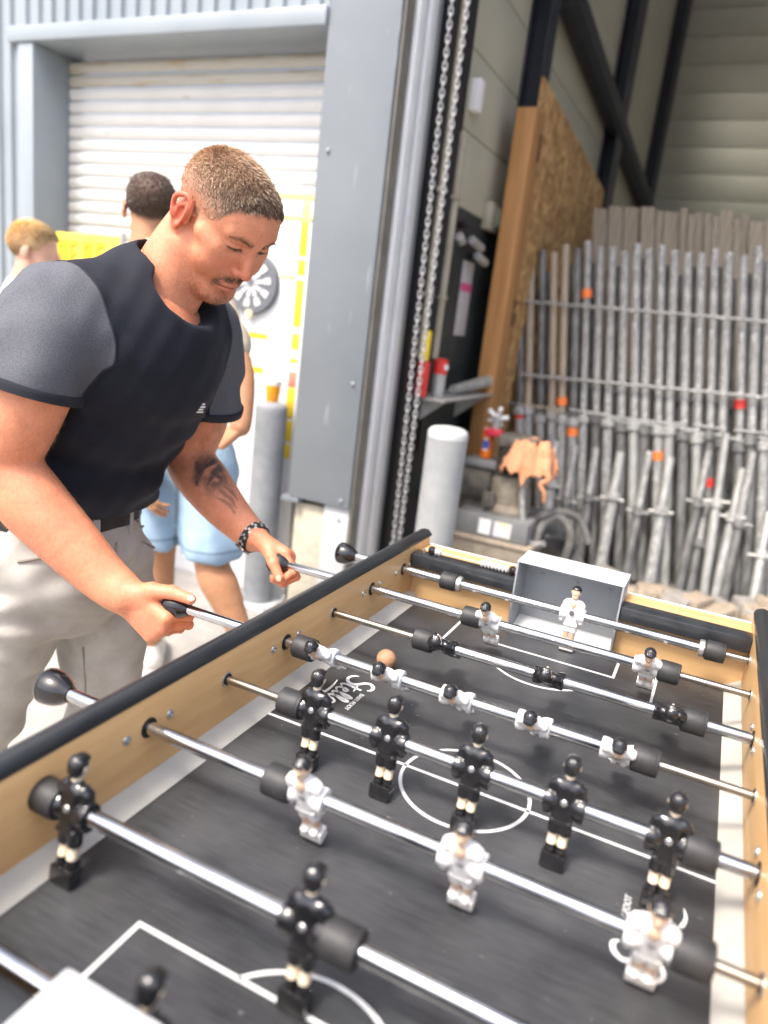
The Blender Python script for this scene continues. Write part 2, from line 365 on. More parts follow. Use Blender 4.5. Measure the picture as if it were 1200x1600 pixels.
# interior shell
XS = -1.20; YBK = 9.0
ish = thing('warehouse_interior', 'cream panelled warehouse inside with black steel columns and diagonal braces', 'building', (2.0, 5.5, GZ))
for i in range(14):                                          # cream wall panels, horizontal joints running into depth
    z0 = 1.16+i*0.34
    if z0 < 5.9: MB().box((XS-0.06, YB+0.01, z0), (XS, YBK, z0+0.334), 0.004).build('wall_panel', mt_cream, ish)
MB().box((XS-0.06, YB+0.01, GZ-0.05), (XS-0.002, YBK, 1.156)).build('lower_wall', mt_lowwall, ish)
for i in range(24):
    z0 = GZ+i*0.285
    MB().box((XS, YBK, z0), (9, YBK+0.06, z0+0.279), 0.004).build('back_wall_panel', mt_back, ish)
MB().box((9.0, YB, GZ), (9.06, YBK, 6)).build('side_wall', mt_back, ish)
for (a, b) in ((YF, 3.9), (4.6, 6.9), (7.5, YBK+0.06)): MB().box((XS-0.1, a+0.3 if a == YF else a, 6.0), (9.06, b, 6.06)).build('roof_sheet', mt_roof, ish)  # unseen roof; gaps between the sheets added to let daylight in
MB().box((XP1, YF, 4.2), (9.06, YB, 6.0)).build('front_beam', mt_clad2, ish)
MB().box((5.2, YF, GZ), (9.06, YB, 4.2)).build('front_wall', mt_clad2, ish)
def hcol(y, wdt, x0=XS, zt=6.0):
    B = MB(); B.box((x0+0.002, y-wdt/2, GZ), (x0+0.016, y+wdt/2, zt)); B.box((x0+0.016, y-0.006, GZ), (x0+0.104, y+0.006, zt)); B.box((x0+0.104, y-wdt/2, GZ), (x0+0.12, y+wdt/2, zt))
    B.build('steel_column', mt_steel_dark, ish, smooth=False)
hcol(3.60, 0.15); hcol(6.12, 0.30); hcol(8.72, 0.30)
a1 = onx(893, 0, XS+0.09); b1 = onx(1006, 312, XS+0.09)
MB().tube([a1+(a1-b1)*0.4, b1+(b1-a1)*0.05], 0.085, 10).build('brace', mt_steel_dark, ish)
# door tracks on the jamb and the seal behind the flashing
dtk = thing('door_track', 'pair of white vertical guide tracks on the jamb of the big door', 'door track', (XP1, 2.1, GZ))
MB().box((XP1+0.002, YF+0.012, GZ), (XP1+0.012, YF+0.085, 4.2)).build('seal', mt_seal, dtk)
MB().box((XP1+0.003, YF+0.092, GZ), (XP1+0.030, YF+0.165, 4.2), 0.006).build('track', mt_alu, dtk)
MB().box((XP1+0.003, YF+0.180, GZ), (XP1+0.034, YF+0.262, 4.2), 0.006).build('track', mt_alu, dtk)
MB().box((XP1+0.003, YF+0.270, GZ), (XP1+0.026, YF+0.315, 4.2), 0.004).build('edge_strip', mt_clad2, dtk)
MB().box((XS+0.002, YB+0.055, GZ), (XS+0.05, YB+0.33, 4.2)).build('door_shadow_strip', mt_black, dtk)  # black strip painted in for the door's shadow on the wall
# ------------------------------------------------------------------ bollards
mt_boll1 = mat('bollard_grey', (0.20, 0.215, 0.225), 0.6, 0.0, (0.28, 0.29, 0.30), 10, bump=0.001, bscale=40)
mt_boll2 = mat('bollard_pale', (0.27, 0.285, 0.285), 0.55, 0.0, (0.34, 0.35, 0.345), 9, bump=0.001, bscale=40)
mt_bollw = mat('bollard_cap_paint', (0.42, 0.44, 0.43), 0.6, 0.0, (0.50, 0.52, 0.51), 18)
def bollard(x, y, r, zt, Mb, label, grp):
    t = thing('bollard', label, 'bollard', (x, y, GZ), grp)
    MB().lathe((x, y, GZ+0.014), (0, 0, 1), ((0, r), (zt-GZ-0.014-0.045, r)), 32).build('post', Mb, t, angle=40)
    h = zt-GZ-0.014
    MB().lathe((x, y, GZ+0.014+h-0.0448), (0, 0, 1), ((0, r), (0.02, r), (0.032, r-0.006), (0.040, r-0.02), (0.0448, r-0.045)), 40).build('cap', mt_bollw if Mb is mt_boll2 else mt_boll1, t, angle=60)
    MB().box((x-r*1.5, y-r*1.5, GZ), (x+r*1.5, y+r*1.5, GZ+0.016), 0.004).build('base_plate', mt_clad3, t)
    for sx in (-1, 1):
        for sy in (-1, 1): MB().lathe((x+sx*r*1.25, y+sy*r*1.25, GZ+0.016), (0, 0, 1), ((0, 0.014), (0.012, 0.014), (0.016, 0.006)), 6).build('bolt', mt_alu, t)
    return t
b1 = onz(401, 940, GZ)
bollard(b1[0], b1[1], 0.071, 0.165, mt_boll1, 'dark grey steel bollard on a bolted base plate beside the shutter bay', 'steel bollards')
bollard(-0.795, 2.0, 0.083, 0.185, mt_boll2, 'pale grey steel bollard with white brushed top in the big doorway', 'steel bollards')
mt_beer = mat('orange_drink', (0.90, 0.36, 0.01), 0.25, coat=0.4)
mt_cup = mat('clear_rim', (0.85, 0.80, 0.70), 0.2)
ct = thing('drink_cup', 'plastic cup of orange drink standing on the dark grey bollard', 'cup', (b1[0], b1[1], 0.165))
MB().lathe((b1[0], b1[1], 0.163), (0, 0, 1), ((0, 0.026), (0.004, 0.028), (0.075, 0.036)), 20).build('drink', mt_beer, ct)
MB().lathe((b1[0], b1[1], 0.2385), (0, 0, 1), ((0, 0.0365), (0.02, 0.038), (0.022, 0.0385), (0.022, 0.036), (0.004, 0.034)), 20).build('rim', mt_cup, ct)

# ------------------------------------------------------------------ game board with dartboard, yellow banner
mt_board = mat('white_board', (0.80, 0.81, 0.80), 0.5, 0.0, (0.74, 0.75, 0.75), 4)
mt_paley = mat('pale_yellow', (0.82, 0.66, 0.25), 0.5)
mt_print = mat('grey_print', (0.55, 0.57, 0.58), 0.6)
mt_pink = mat('pink_print', (0.75, 0.22, 0.15), 0.6)
YG = 2.06
def gp(x, y): q = ony(x, y, YG); return q[0], q[2]
gb = thing('game_board', 'white score board with yellow frame strips standing in front of the shutter', 'board', (-1.85, YG, GZ))
MB().box((-2.25, YG, GZ), (-1.545, YG+0.03, 1.055), 0.003).build('panel', mt_board, gb)
def strip(x0, x1, z0, z1, M, nm='strip', y=0.004): MB().box((x0, YG-y, z0), (x1, YG-0.0005, z1), 0.001).build(nm, M, gb)
strip(-2.25, -1.548, 1.03, 1.055, mt_paley); strip(-2.25, -1.548, 0.945, 0.965, mt_paley)
for (za, zb, M) in ((0.965, 1.03, mt_paley), (0.80, 0.94, mt_yellow), (0.72, 0.785, mt_yellow), (0.50, 0.70, mt_yellow), (0.40, 0.47, mt_yellow), (0.34, 0.36, mt_yellow), (0.23, 0.30, mt_pink), (0.09, 0.225, mt_yellow), (-0.02, 0.075, mt_yellow), (-0.10, -0.035, mt_yellow)):
    strip(-1.615, -1.575, za, zb, M, 'edge_strip')
strip(-1.70, -1.62, 0.70, 0.715, mt_paley); strip(-1.92, -1.745, 0.425, 0.45, mt_yellow); strip(-1.90, -1.755, 0.27, 0.297, mt_yellow)
random.seed(3); zz = 0.92
while zz > -0.05:
    wdt = random.uniform(0.02, 0.045); strip(-1.665, -1.665+wdt, zz, zz+0.010, mt_print, 'printed_line', 0.002); zz -= random.choice((0.03, 0.03, 0.06))
db = thing('dartboard', 'round dark dartboard with pale segments hanging on the white score board', 'dartboard', (-1.835, YG, 0.56))
dc = np.array((-1.835, YG-0.006, 0.665)); mt_dark = mat('dart_dark', (0.13, 0.14, 0.155), 0.7); mt_seg = mat('dart_pale', (0.72, 0.72, 0.70), 0.7); mt_ring = mat('dart_wood', (0.62, 0.55, 0.36), 0.6)
MB().lathe(dc+(0, 0.005, 0), (0, -1, 0), ((0, 0.135), (0.025, 0.135), (0.028, 0.131)), 40).build('disc', mt_dark, db)
for i in range(10):
    a0 = math.pi/10*(2*i); a1 = a0+math.pi/10*0.92
    for (r0, r1) in ((0.018, 0.062), (0.07, 0.105)):
        pl = [dc+(r*math.cos(a), -0.0235, r*math.sin(a)) for r, a in ((r0, a0), (r1, a0), (r1, (a0+a1)/2), (r1, a1), (r0, a1))]
        MB().prism(pl, (0, -0.003, 0)).build('segment', mt_seg, db, smooth=False)
MB().lathe(dc+(0, -0.02, -0.135), (0, -1, 0), ((0, 0.02), (0.01, 0.02)), 16).build('ball_catch', mt_ring, db)
ybn = thing('yellow_banner', 'low yellow banner with orange lettering stretched before the shutter', 'banner', (-2.85, 1.90, 0.2))
MB().box((-3.16, 1.885, 0.30), (-2.48, 1.905, 0.80), 0.003).build('sheet', mat('banner_yellow', (0.86, 0.66, 0.08), 0.55, 0.0, (0.80, 0.58, 0.05), 6), ybn)
mt_lett = mat('banner_orange', (0.82, 0.44, 0.02), 0.55)
for i, x in enumerate((-3.06, -2.985, -2.86, -2.79, -2.70, -2.62)):
    B = MB(); B.box((x, 1.879, 0.66), (x+0.018, 1.884, 0.765)); B.box((x+0.0181, 1.879, 0.745), (x+0.05, 1.884, 0.765))
    if i % 2: B.box((x+0.0181, 1.879, 0.70), (x+0.042, 1.884, 0.718))
    else: B.box((x+0.034, 1.879, 0.66), (x+0.05, 1.884, 0.7448))
    B.build('letter', mt_lett, ybn, smooth=False)
for x in (-3.17, -2.47): MB().tube([(x, 1.9, GZ), (x, 1.9, 0.82)], 0.014, 10).build('pole', mt_galv, ybn)

# ------------------------------------------------------------------ hoist chain, conduits, wall fittings
mt_chain = mat('zinc_chain', (0.34, 0.345, 0.345), 0.45, 0.3, (0.44, 0.445, 0.445), 60)
hc = thing('hoist_chain', 'long zinc pull chain of the door hoist hanging in a loop', 'chain', (-0.99, 2.16, -0.42))
def link_mesh():
    B = MB(); P = []; L_, W_ = 0.0150, 0.0075
    for k in range(16):
        t = 2*math.pi*k/16; P.append((W_*math.cos(t), 0, (L_-W_)*(1 if math.sin(t) > 0 else -1)*(1 if abs(math.sin(t)) > 1e-6 else 0)+W_*math.sin(t)))
    P.append(P[0]); B.tube(P, 0.0036, 6, cap=False); return B.mesh('link', mt_chain)
lm = link_mesh(); YC = 2.16
pA, pB = ony(706, 5, YC), ony(731, 0, YC); lowA, lowB = ony(614, 850, YC), ony(623, 852, YC)
for (a, b) in ((pA, lowA), (pB, lowB)):
    top = a+(a-b)*0.35; n = int(np.linalg.norm(top-b)/0.0240); dv = nrm(b-top)
    q = Vector(dv).to_track_quat('-Z', 'Y')
    for i in range(n+1):
        o = link('link', lm, hc); P = top+(b-top)*i/n
        o.location = tuple(P-np.array(ORG['hoist_chain'])); o.rotation_mode = 'QUATERNION'
        o.rotation_quaternion = q @ Matrix.Rotation(math.pi/2*(i % 2)+0.35, 4, 'Z').to_quaternion()
mid = (lowA+lowB)/2
for i, f in enumerate((-0.5, 0, 0.5)):
    o = link('link', lm, hc); o.location = tuple(mid+(f*0.026, 0, -0.022+abs(f)*0.02)-np.array(ORG['hoist_chain'])); o.rotation_euler = (0, math.pi/2-f*1.2, 0.4+i*1.5)
mt_cond = mat('beige_conduit', (0.30, 0.27, 0.20), 0.6, 0.0, (0.38, 0.35, 0.27), 10)
XW = XS+0.001
cds = thing('cable_conduit', 'pair of beige plastic cable conduits running up the dark doorway wall', 'conduit', (XW, 2.62, 0.2))
for (u0, u1, rr) in (((718, 20), (662, 560), 0.016), ((700, 330), (686, 560), 0.019)):
    q0, q1 = onx(*u0, XS+0.06), onx(*u1, XS+0.06); yy = (q0[1]+q1[1])/2
    MB().tube([(XS+0.06, yy, q1[2]), (XS+0.06, yy, q0[2]+(1.5 if u0[1] < 100 else 0.35))], rr, 10).build('conduit', mt_cond, cds)
    for zz in (0.7, 1.15): MB().box((XS, yy-0.03, zz), (XS+0.08, yy+0.03, zz+0.018), 0.003).build('clip', mt_cond, cds)
ql = onx(740, 60, XS+0.03); yl = onx(722, 230, XS+0.03)[1]
B = thing('wall_cable', 'thin black cable clipped down the cream wall panels', 'cable', (XS, yl, 1.2))
MB().tube([(XS+0.012, yl, 1.17), (XS+0.012, yl, 3.2)], 0.009, 8).build('cable', mt_black, B)
for zz in (1.35, 1.45, 1.68, 2.15): MB().tube([(XS+0.012, yl, zz), (XS+0.012, yl-0.10, zz)], 0.008, 6).build('branch', mt_black, B)
q = onx(737, 150, XS); single('junction_box', MB().box((XS+0.001, q[1]-0.035, q[2]-0.07), (XS+0.05, q[1]+0.035, q[2]+0.07), 0.006), mt_white, 'small white junction box on the cream wall beside the cable', 'electrical box')
q = onx(764, 345, XS)
e = thing('exit_light', 'green emergency light box at the top of the dark lower wall', 'emergency light', (XS, q[1], q[2]))
MB().box((XS, q[1]-0.13, q[2]-0.06), (XS+0.05, q[1]+0.10, q[2]+0.08), 0.006).build('housing', mt_cond, e)
MB().box((XS+0.051, q[1]-0.02, q[2]-0.03), (XS+0.058, q[1]+0.09, q[2]+0.06), 0.002).build('panel', mat('pale_green', (0.45, 0.62, 0.50), 0.4), e)
q0, q1 = onx(735, 410, XS), onx(713, 524, XS); yy = (q0[1]+q1[1])/2
pp = thing('paper_notice', 'tall white paper notice with a pink band taped on the dark wall', 'notice', (XS, yy, q1[2]))
mt_paper = mat('paper', (0.52, 0.50, 0.49), 0.7, 0.0, (0.40, 0.38, 0.38), 60, (1, 1, 3), lo=0.45, hi=0.55)
MB().box((XS+0.001, yy-0.085, q1[2]), (XS+0.006, yy+0.085, q0[2]), 0.001).build('sheet', mt_paper, pp)
hh = q0[2]-q1[2]; MB().box((XS+0.0065, yy-0.085, q1[2]+hh*0.60), (XS+0.008, yy+0.085, q1[2]+hh*0.71)).build('band', mat('pink_band', (0.62, 0.08, 0.22), 0.6), pp)
# cluttered wall shelf with extinguisher and tools
qs = onx(690, 618, XS+0.1); zs = qs[2]
shf = thing('wall_shelf', 'narrow grey steel wall shelf on the dark wall by the doorway', 'shelf', (XS, 2.85, zs))
MB().box((XS, 2.45, zs-0.012), (XS+0.20, 3.30, zs), 0.003).build('board', mt_galv, shf)
for y in (2.55, 3.2): MB().prism([(XS, y, zs-0.0125), (XS+0.18, y, zs-0.0125), (XS, y, zs-0.16)], (0, 0.012, 0)).build('bracket', mt_galv, shf, smooth=False)
qe = onx(686, 590, XS+0.10)
B = thing('red_spray_can', 'red spray can with white dot standing on the wall shelf', 'can', (XS+0.10, qe[1], zs))
MB().lathe((XS+0.10, qe[1], zs), (0, 0, 1), ((0, 0.034), (0.11, 0.034)), 20).build('base', mt_galv, B)
MB().lathe((XS+0.10, qe[1], zs+0.1105), (0, 0, 1), ((0, 0.036), (0.065, 0.036), (0.073, 0.026)), 20).build('body', mt_red, B)
MB().lathe((XS+0.134, qe[1]-0.011, zs+0.145), (1, -0.3, 0), ((0, 0.015), (0.004, 0.015)), 14).build('dot', mt_white, B)
qy = onx(671, 545, XS+0.10)
B = thing('yellow_lever_tool', 'yellow and red lever tool hanging at the wall shelf', 'tool', (XS+0.1, qy[1], zs+0.02))
MB().box((XS+0.06, qy[1]-0.016, zs+0.17), (XS+0.10, qy[1]+0.016, zs+0.31), 0.008).build('handle', mt_yellow, B)
MB().box((XS+0.06, qy[1]-0.02, zs+0.002), (XS+0.11, qy[1]+0.02, zs+0.169), 0.008).build('grip', mt_red, B)
q = onx(655, 668, XS+0.05)
single('red_hook_strap', MB().box((XS+0.03, q[1]-0.02, q[2]-0.13), (XS+0.05, q[1]+0.025, q[2]+0.12), 0.006), mt_red, 'red strap hanging down the wall below the shelf', 'strap')
MB().tube([(XS+0.12, 2.78, zs+0.03), (XS+0.16, 3.3, zs+0.07)], [0.022, 0.035], 12).build('arm_tube', mt_galv, shf)
q = onx(738, 390, XS+0.1)
bx_ = thing('hose_reel_box', 'grey pipe fittings and valve cluster mounted high on the dark wall', 'fittings', (XS, q[1], q[2]))
for (u, v, l) in ((720, 370, 0.05), (745, 378, 0.16), (752, 402, 0.14), (735, 352, 0.22)):
    qq = onx(u, v, XS+0.07); MB().tube([(XS+0.07, qq[1]-l/2, qq[2]), (XS+0.07, qq[1]+l/2, qq[2]-0.02)], 0.022 if l < 0.2 else 0.010, 10).build('pipe', mt_galv if l < 0.2 else mt_black, bx_)
    MB().box((XS+0.001, qq[1]-0.015, qq[2]-0.015), (XS+0.06, qq[1]+0.015, qq[2]+0.015), 0.003).build('stub', mt_black, bx_)

# ------------------------------------------------------------------ timber post, OSB sheet, boards
tb = thing('timber_post', 'tall orange timber post with dark notches standing by the sheet', 'timber', (-1.03, 3.42, GZ))
MB().box((-1.105, 3.24, GZ), (-1.00, 3.385, 1.72), 0.004).build('post', mt_timber, tb)
MB().box((-1.10, 3.3855, GZ), (-1.012, 3.475, 1.74), 0.004).build('side_plank', mt_timber, tb)
for (zz, h) in ((1.50, 0.14), (0.62, 0.08), (0.72, 0.05)): MB().box((-1.0118, 3.40, zz), (-1.009, 3.465, zz+h)).build('notch', mt_timberd, tb); 

single('osb_sheet', MB().prism([(-1.074, 3.50, GZ), (-1.074, 5.70, GZ), (-1.074, 5.70, 1.78), (-1.074, 3.50, 1.94)], (0.018, 0, 0)), mt_osb, 'large strand board sheet standing against the side wall behind the timber post', 'board')
random.seed(11)
def base_x(xb, Y, z=GZ): a, b = ony(xb, 700, Y), ony(xb, 900, Y); return (a+(b-a)*((z-a[2])/(b[2]-a[2])))[0]
x = 928
i = 0
while x < 1225:                                            # grey-brown boards standing behind the props
    wpx = random.choice((12, 14, 22, 24, 26)); yt = 318+(x-928)*0.075+random.uniform(-5, 9)
    Y = 4.72+random.uniform(0, 0.08); p0 = ony(x, yt, Y); p1 = ony(x+wpx-2.5, yt+0.3, Y)
    lean = random.uniform(-0.03, 0.01)
    lean += base_x(x-8-0.03*(x-815), Y-0.12)-p0[0]; B = MB(); B.prism([(p0[0]+lean, Y-0.12, GZ), (p1[0]+lean, Y-0.12, GZ), (p1[0], Y, p0[2]), (p0[0], Y, p0[2])], (0, 0.028, 0))
    o = single('standing_board', B, mt_pine, 'weathered grey brown board leaning upright behind the steel props', 'board', 'boards leaning behind the props', smooth=False)
    x += wpx; i += 1

# ------------------------------------------------------------------ tall steel props
random.seed(5)
tall = [815, 831, 848, 866, 884, 903, 919, 938, 957, 976, 995, 1014, 1034, 1054, 1075, 1096, 1117, 1139, 1162, 1185, 1205]
tapes = {0: (812, mt_red, 655), 4: (884, mt_orange, 635), 5: (903, mt_orange, 683), 6: (0, mt_orange, 465), 18: (0, mt_red, 640), 12: (0, mt_orange, 720), 16: (0, mt_red, 762)}
def prop(base, top, r, Mo, Mi, label, grp, frac, tape=None, plate=0.055, pin=0.09, name='steel_prop'):
    base = np.asarray(base, float); top = np.asarray(top, float); t = thing(name, label, 'prop', base, grp); d = top-base
    MB().box((-plate, -plate, -0.004), (plate, plate, 0.004), 0.0, c=base+(0, 0, 0.004)).build('base_plate', Mo, t, smooth=False)
    MB().tube([base+(0, 0, 0.004), base+d*frac], r, 12).build('outer_tube', Mo, t)
    MB().tube([base+d*(frac-0.01), top], r*0.80, 12).build('inner_tube', Mi, t)
    MB().lathe(base+d*(frac-0.03), d, ((0, r*1.05), (0.004, r*1.45), (0.05, r*1.45), (0.055, r*1.05)), 12).build('collar', Mo, t)
    c = base+d*(frac+0.005); MB().tube([c+(-pin, -r*0.7, random.uniform(-0.01, 0.01)), c+(pin, -r*0.7, random.uniform(-0.012, 0.012))], 0.0085, 6).build('pin', Mi, t)
    if tape is not None:
        f = tape[1]; MB().lathe(base+d*f, d, ((0, r*1.12), (0.05, r*1.12)), 12).build('tape', tape[0], t)
    return t
YT = 3.92
def base_at(xb, Y, z=GZ):                                   # point on the floor line y = Y below the pixel column xb
    a, b = ony(xb, 700, Y), ony(xb, 900, Y); f = (z-a[2])/(b[2]-a[2]); return a+(b-a)*f
for i, x in enumerate(tall):
    yt = (385 if i < 6 else 380)+(x-815)*0.035+random.uniform(-7, 9)
    tp = ony(x, yt, YT); zb = GZ; s_ = random.uniform(-0.02, 0.03)
    bs = base_at(x-8-0.03*(x-815)+random.uniform(-5, 5), YT-0.16); Mi = mt_pipe if i > 5 else mt_pine if i in (1, 3, 4) else mt_galvd; Mo = random.choice((mt_pipe, mt_galvd, mt_galv)) if i > 5 else mt_pipe
    tape = None
    if i in tapes:
        ty = tapes[i][2]; f = (ony(x, ty, YT-0.1)[2]-zb)/(tp[2]-zb); tape = (tapes[i][1], f)
    lab = 'tall steel prop standing upright in the close row of props'
    lab = {4: 'tall prop with a brown inner tube and orange tape at half height', 5: 'tall dark topped prop with orange tape just below half height', 6: 'tall steel prop with orange tape high up near its top', 12: 'tall steel prop with orange tape low down behind the short props', 0: 'tall prop with red tape at the end of the row beside the timber post', 18: 'tall steel prop with red tape at half height', 16: 'tall steel prop with red tape low down behind the short props'}.get(i, lab)
    prop(bs, tp, random.uniform(0.0265, 0.0315), Mo, Mi, lab, 'tall props in the close row', 0.49+random.uniform(-0.01, 0.01), tape)
    if True:                                               # second row seen through the gaps; extra dark props added to deepen them
        dx_ = random.uniform(0.025, 0.055); bs2 = bs+(dx_, 0.13+0.07*(i % 2), 0); tp2 = tp+(dx_, 0.12+0.07*(i % 2), -0.03-random.uniform(0, 0.09)); prop(bs2, tp2, 0.024, mt_galvd, mt_galvd, 'dark steel prop in the rear row behind the tall props', 'dark props in the rear row', 0.62)
rl = thing('rack_rail', 'two thin grey steel rods tying the tall props together', 'rod', (-0.4, 3.70, 0.3))
for (ya, yb, Y) in ((470, 503, YT-0.09), (585, 622, YT-0.12)):
    a = ony(812, ya, Y); b = ony(1205, yb, Y); n = 30
    MB().tube([a+(b-a)*k/n+(0, 0, 0.0025*math.sin(k*1.7)) for k in range(n+1)], 0.0095, 6).build('rod', mt_pipe, rl)
# short props leaning in front
short = [((899, 696), (884, 800), 0), ((932, 700), (909, 858), 0), ((970, 707), (940, 880), 1), ((1015, 705), (981, 886), 0), ((1047, 715), (1019, 896), 1), ((1108, 705), (1068, 890), 0), ((1105, 780), (1075, 922), 0),
         ((1135, 677), (1110, 890), 2), ((1160, 732), (1120, 922), 2), ((1177, 707), (1142, 895), 0), ((1202, 800), (1170, 958), 2), ((868, 690), (852, 850), 1)]
for i, (tp, bs, km) in enumerate(short):
    b_ = onz(bs[0], bs[1]+16, GZ)
    if b_[1] > 3.75: b_ = ony(bs[0], bs[1], 3.62); b_[2] = GZ
    t_ = ony(tp[0], tp[1], min(b_[1]+0.22, 3.80)); Mo = (mt_galvd, mt_pine if False else mt_galvd, mt_galv)[km]
    lab = ('short dark steel prop leaning against the tall row', 'short stocky steel prop leaning against the tall row', 'short bright galvanised prop leaning among the wood blocks')[km]
    prop(b_, t_, 0.026 if km != 1 else 0.034, Mo if km != 1 else mt_pipe, mt_galv if km != 0 else mt_pipe, lab, ('short dark props leaning', 'short stocky props leaning', 'short bright props leaning')[km], 0.55+0.1*(i % 3)/2, None, 0.05, 0.07)
# wood blocks under and before the props
mt_blk = mat('block_wood', (0.24, 0.19, 0.14), 0.85, 0.0, (0.42, 0.35, 0.27), 20, (1, 6, 1), bump=0.001, bscale=70)
random.seed(21)
blk = [(905, 895, .16), (945, 905, .20), (985, 912, .22), (1030, 920, .18), (1060, 930, .12), (1090, 905, .16), (1115, 935, .22), (1160, 925, .20), (1195, 940, .2), (1085, 945, .2), (1140, 955, .24), (1185, 965, .22), (1175, 890, .18), (870, 880, .14), (1010, 935, .16)]
mt_blk2 = mat('grey_offcut', (0.20, 0.19, 0.17), 0.9, 0.0, (0.34, 0.32, 0.29), 16, bump=0.002, bscale=60)
blk += [(x+random.uniform(-12, 12), y+random.uniform(-22, -4), random.uniform(0.07, 0.15)) for (x, y, _) in blk]
for i, (x, y, s_) in enumerate(blk):
    g = onz(x, y, GZ); a = random.uniform(-1.2, 1.2); tl = random.uniform(-0.25, 0.25); c_, q_ = math.cos(a), math.sin(a)
    R = np.array(((c_, -q_, 0), (q_, c_, 0), (0, 0, 1))) @ np.array(((math.cos(tl), 0, math.sin(tl)), (0, 1, 0), (-math.sin(tl), 0, math.cos(tl))))
    h = random.uniform(0.05, 0.15); d_ = random.uniform(0.035, 0.075); g[1] = min(g[1], 3.42+random.uniform(-0.25, 0.05)); zc_ = GZ+h/2*math.cos(tl)+s_/2*abs(math.sin(tl))
    gr = i % 3 == 1
    single('wood_block', MB().box((-s_/2, -d_, -h/2), (s_/2, d_, h/2), 0.006, R, (g[0], g[1], zc_)), mt_blk2 if gr else mt_blk, 'rough grey dusty offcut lying on the floor before the props' if gr else 'rough pale brown wood offcut lying on the floor before the props', 'wood block', 'grey offcuts below the props' if gr else 'brown offcuts below the props')

# ------------------------------------------------------------------ compressor on its tray, can, rag, hoses
mt_iron = mat('cast_iron', (0.075, 0.07, 0.06), 0.7, 0.2, (0.16, 0.145, 0.12), 22, bump=0.002, bscale=50)
mt_dust = mat('dusty_metal', (0.20, 0.17, 0.13), 0.8, 0.1, (0.30, 0.26, 0.20), 18, bump=0.002, bscale=50)
mt_tray = mat('grey_tray', (0.14, 0.15, 0.15), 0.6, 0.0, (0.2, 0.2, 0.2), 9)
Yc = 2.78
def cp(x, y, Y=None): return ony(x, y, Y or Yc)
cr = thing('crate', 'low dusty concrete coloured box carrying the compressor', 'box', (-0.7, Yc, GZ))
c0 = cp(712, 850); c1 = cp(812, 868)
MB().box((c0[0]-0.05, Yc-0.02, GZ), (c1[0]+0.05, Yc+0.52, c1[2]+0.03), 0.008).build('body', mt_dust, cr)
zt = c1[2]+0.0302
MB().box((c0[0]-0.055, Yc-0.03, zt), (c1[0]+0.055, Yc+0.53, zt+0.02), 0.004).build('lid', mt_blk, cr)
zt += 0.0205
co = thing('compressor', 'dusty piston compressor with finned cylinder and electric motor on a grey tray', 'compressor', (-0.75, Yc+0.2, zt))
MB().box((c0[0]-0.03, Yc, zt), (c1[0]+0.02, Yc+0.44, zt+0.115), 0.006).build('tray', mt_tray, co)
s0 = cp(748, 820)
for (xx, M) in ((748, mt_white), (772, mat('sticker', (0.66, 0.64, 0.42), 0.6, 0.0, (0.62, 0.60, 0.66), 18, lo=0.45, hi=0.55))):
    a = cp(xx, 820); b = cp(xx+(19 if xx < 760 else 28), 820); MB().box((a[0], Yc-0.004, zt+0.02), (b[0], Yc-0.0005, zt+0.10)).build('sticker', M, co)
cc = cp(795, 760, Yc+0.16); zc = zt+0.117
B = MB(); B.lathe((cc[0], Yc+0.2, zc), (0, 0, 1), ((0, 0.125), (0.02, 0.125), (0.05, 0.10), (0.16, 0.105), (0.20, 0.09)), 28); B.build('crankcase', mt_dust, co)
B = MB(); B.box((cc[0]-0.11, Yc+0.07, zc+0.03), (cc[0]-0.045, Yc+0.10, zc+0.11), 0.006); B.build('sight_glass', mt_iron, co)
zr = cp(833, 712, Yc+0.15)[2]
for i in range(max(8, int((zr-0.09-zc-0.205)/0.0185))):
    MB().lathe((cc[0]+0.01, Yc+0.2, zc+0.205+i*0.0185), (0, 0, 1), ((0, 0.085), (0.004, 0.108), (0.009, 0.108), (0.0135, 0.085)), 24).build('fin', mt_iron, co)
zh = max(zc+0.355, zr-0.088); MB().box((cc[0]-0.085, Yc+0.10, zh), (cc[0]+0.12, Yc+0.30, zh+0.06), 0.012).build('head', mt_iron, co)
mo = cp(742, 745, Yc+0.12); zm = mo[2]
MB().lathe((mo[0]-0.10, Yc+0.22, zm-0.05), (1, 0, 0), ((0, 0.06), (0.01, 0.10), (0.17, 0.10), (0.19, 0.07)), 24).build('motor', mt_iron, co)
for i in range(7): MB().lathe((mo[0]-0.07+i*0.02, Yc+0.22, zm-0.05), (1, 0, 0), ((0, 0.1), (0.002, 0.112), (0.007, 0.112), (0.009, 0.1)), 24).build('motor_fin', mt_iron, co)
MB().box((mo[0]-0.09, Yc+0.16, zm-0.19), (mo[0]+0.07, Yc+0.28, zm-0.12), 0.006).build('motor_foot', mt_iron, co)
zb = zm+0.048
MB().box((mo[0]-0.085, Yc+0.15, zb), (mo[0]+0.10, Yc+0.29, zb+0.045), 0.01).build('terminal_box', mt_tray, co)
h0 = cp(822, 735, Yc+0.1); h1 = cp(820, 830, Yc+0.1)
MB().tube(spline([(h0[0], Yc+0.12, h0[2]), (h0[0]+0.005, Yc+0.10, (h0[2]+h1[2])/2), (h1[0], Yc+0.09, h1[2]), (h1[0]+0.05, Yc+0.07, h1[2]-0.05), (h1[0]+0.12, Yc+0.05, h1[2]-0.03)], 20), 0.016, 10).build('pipe', mt_pipe, co)
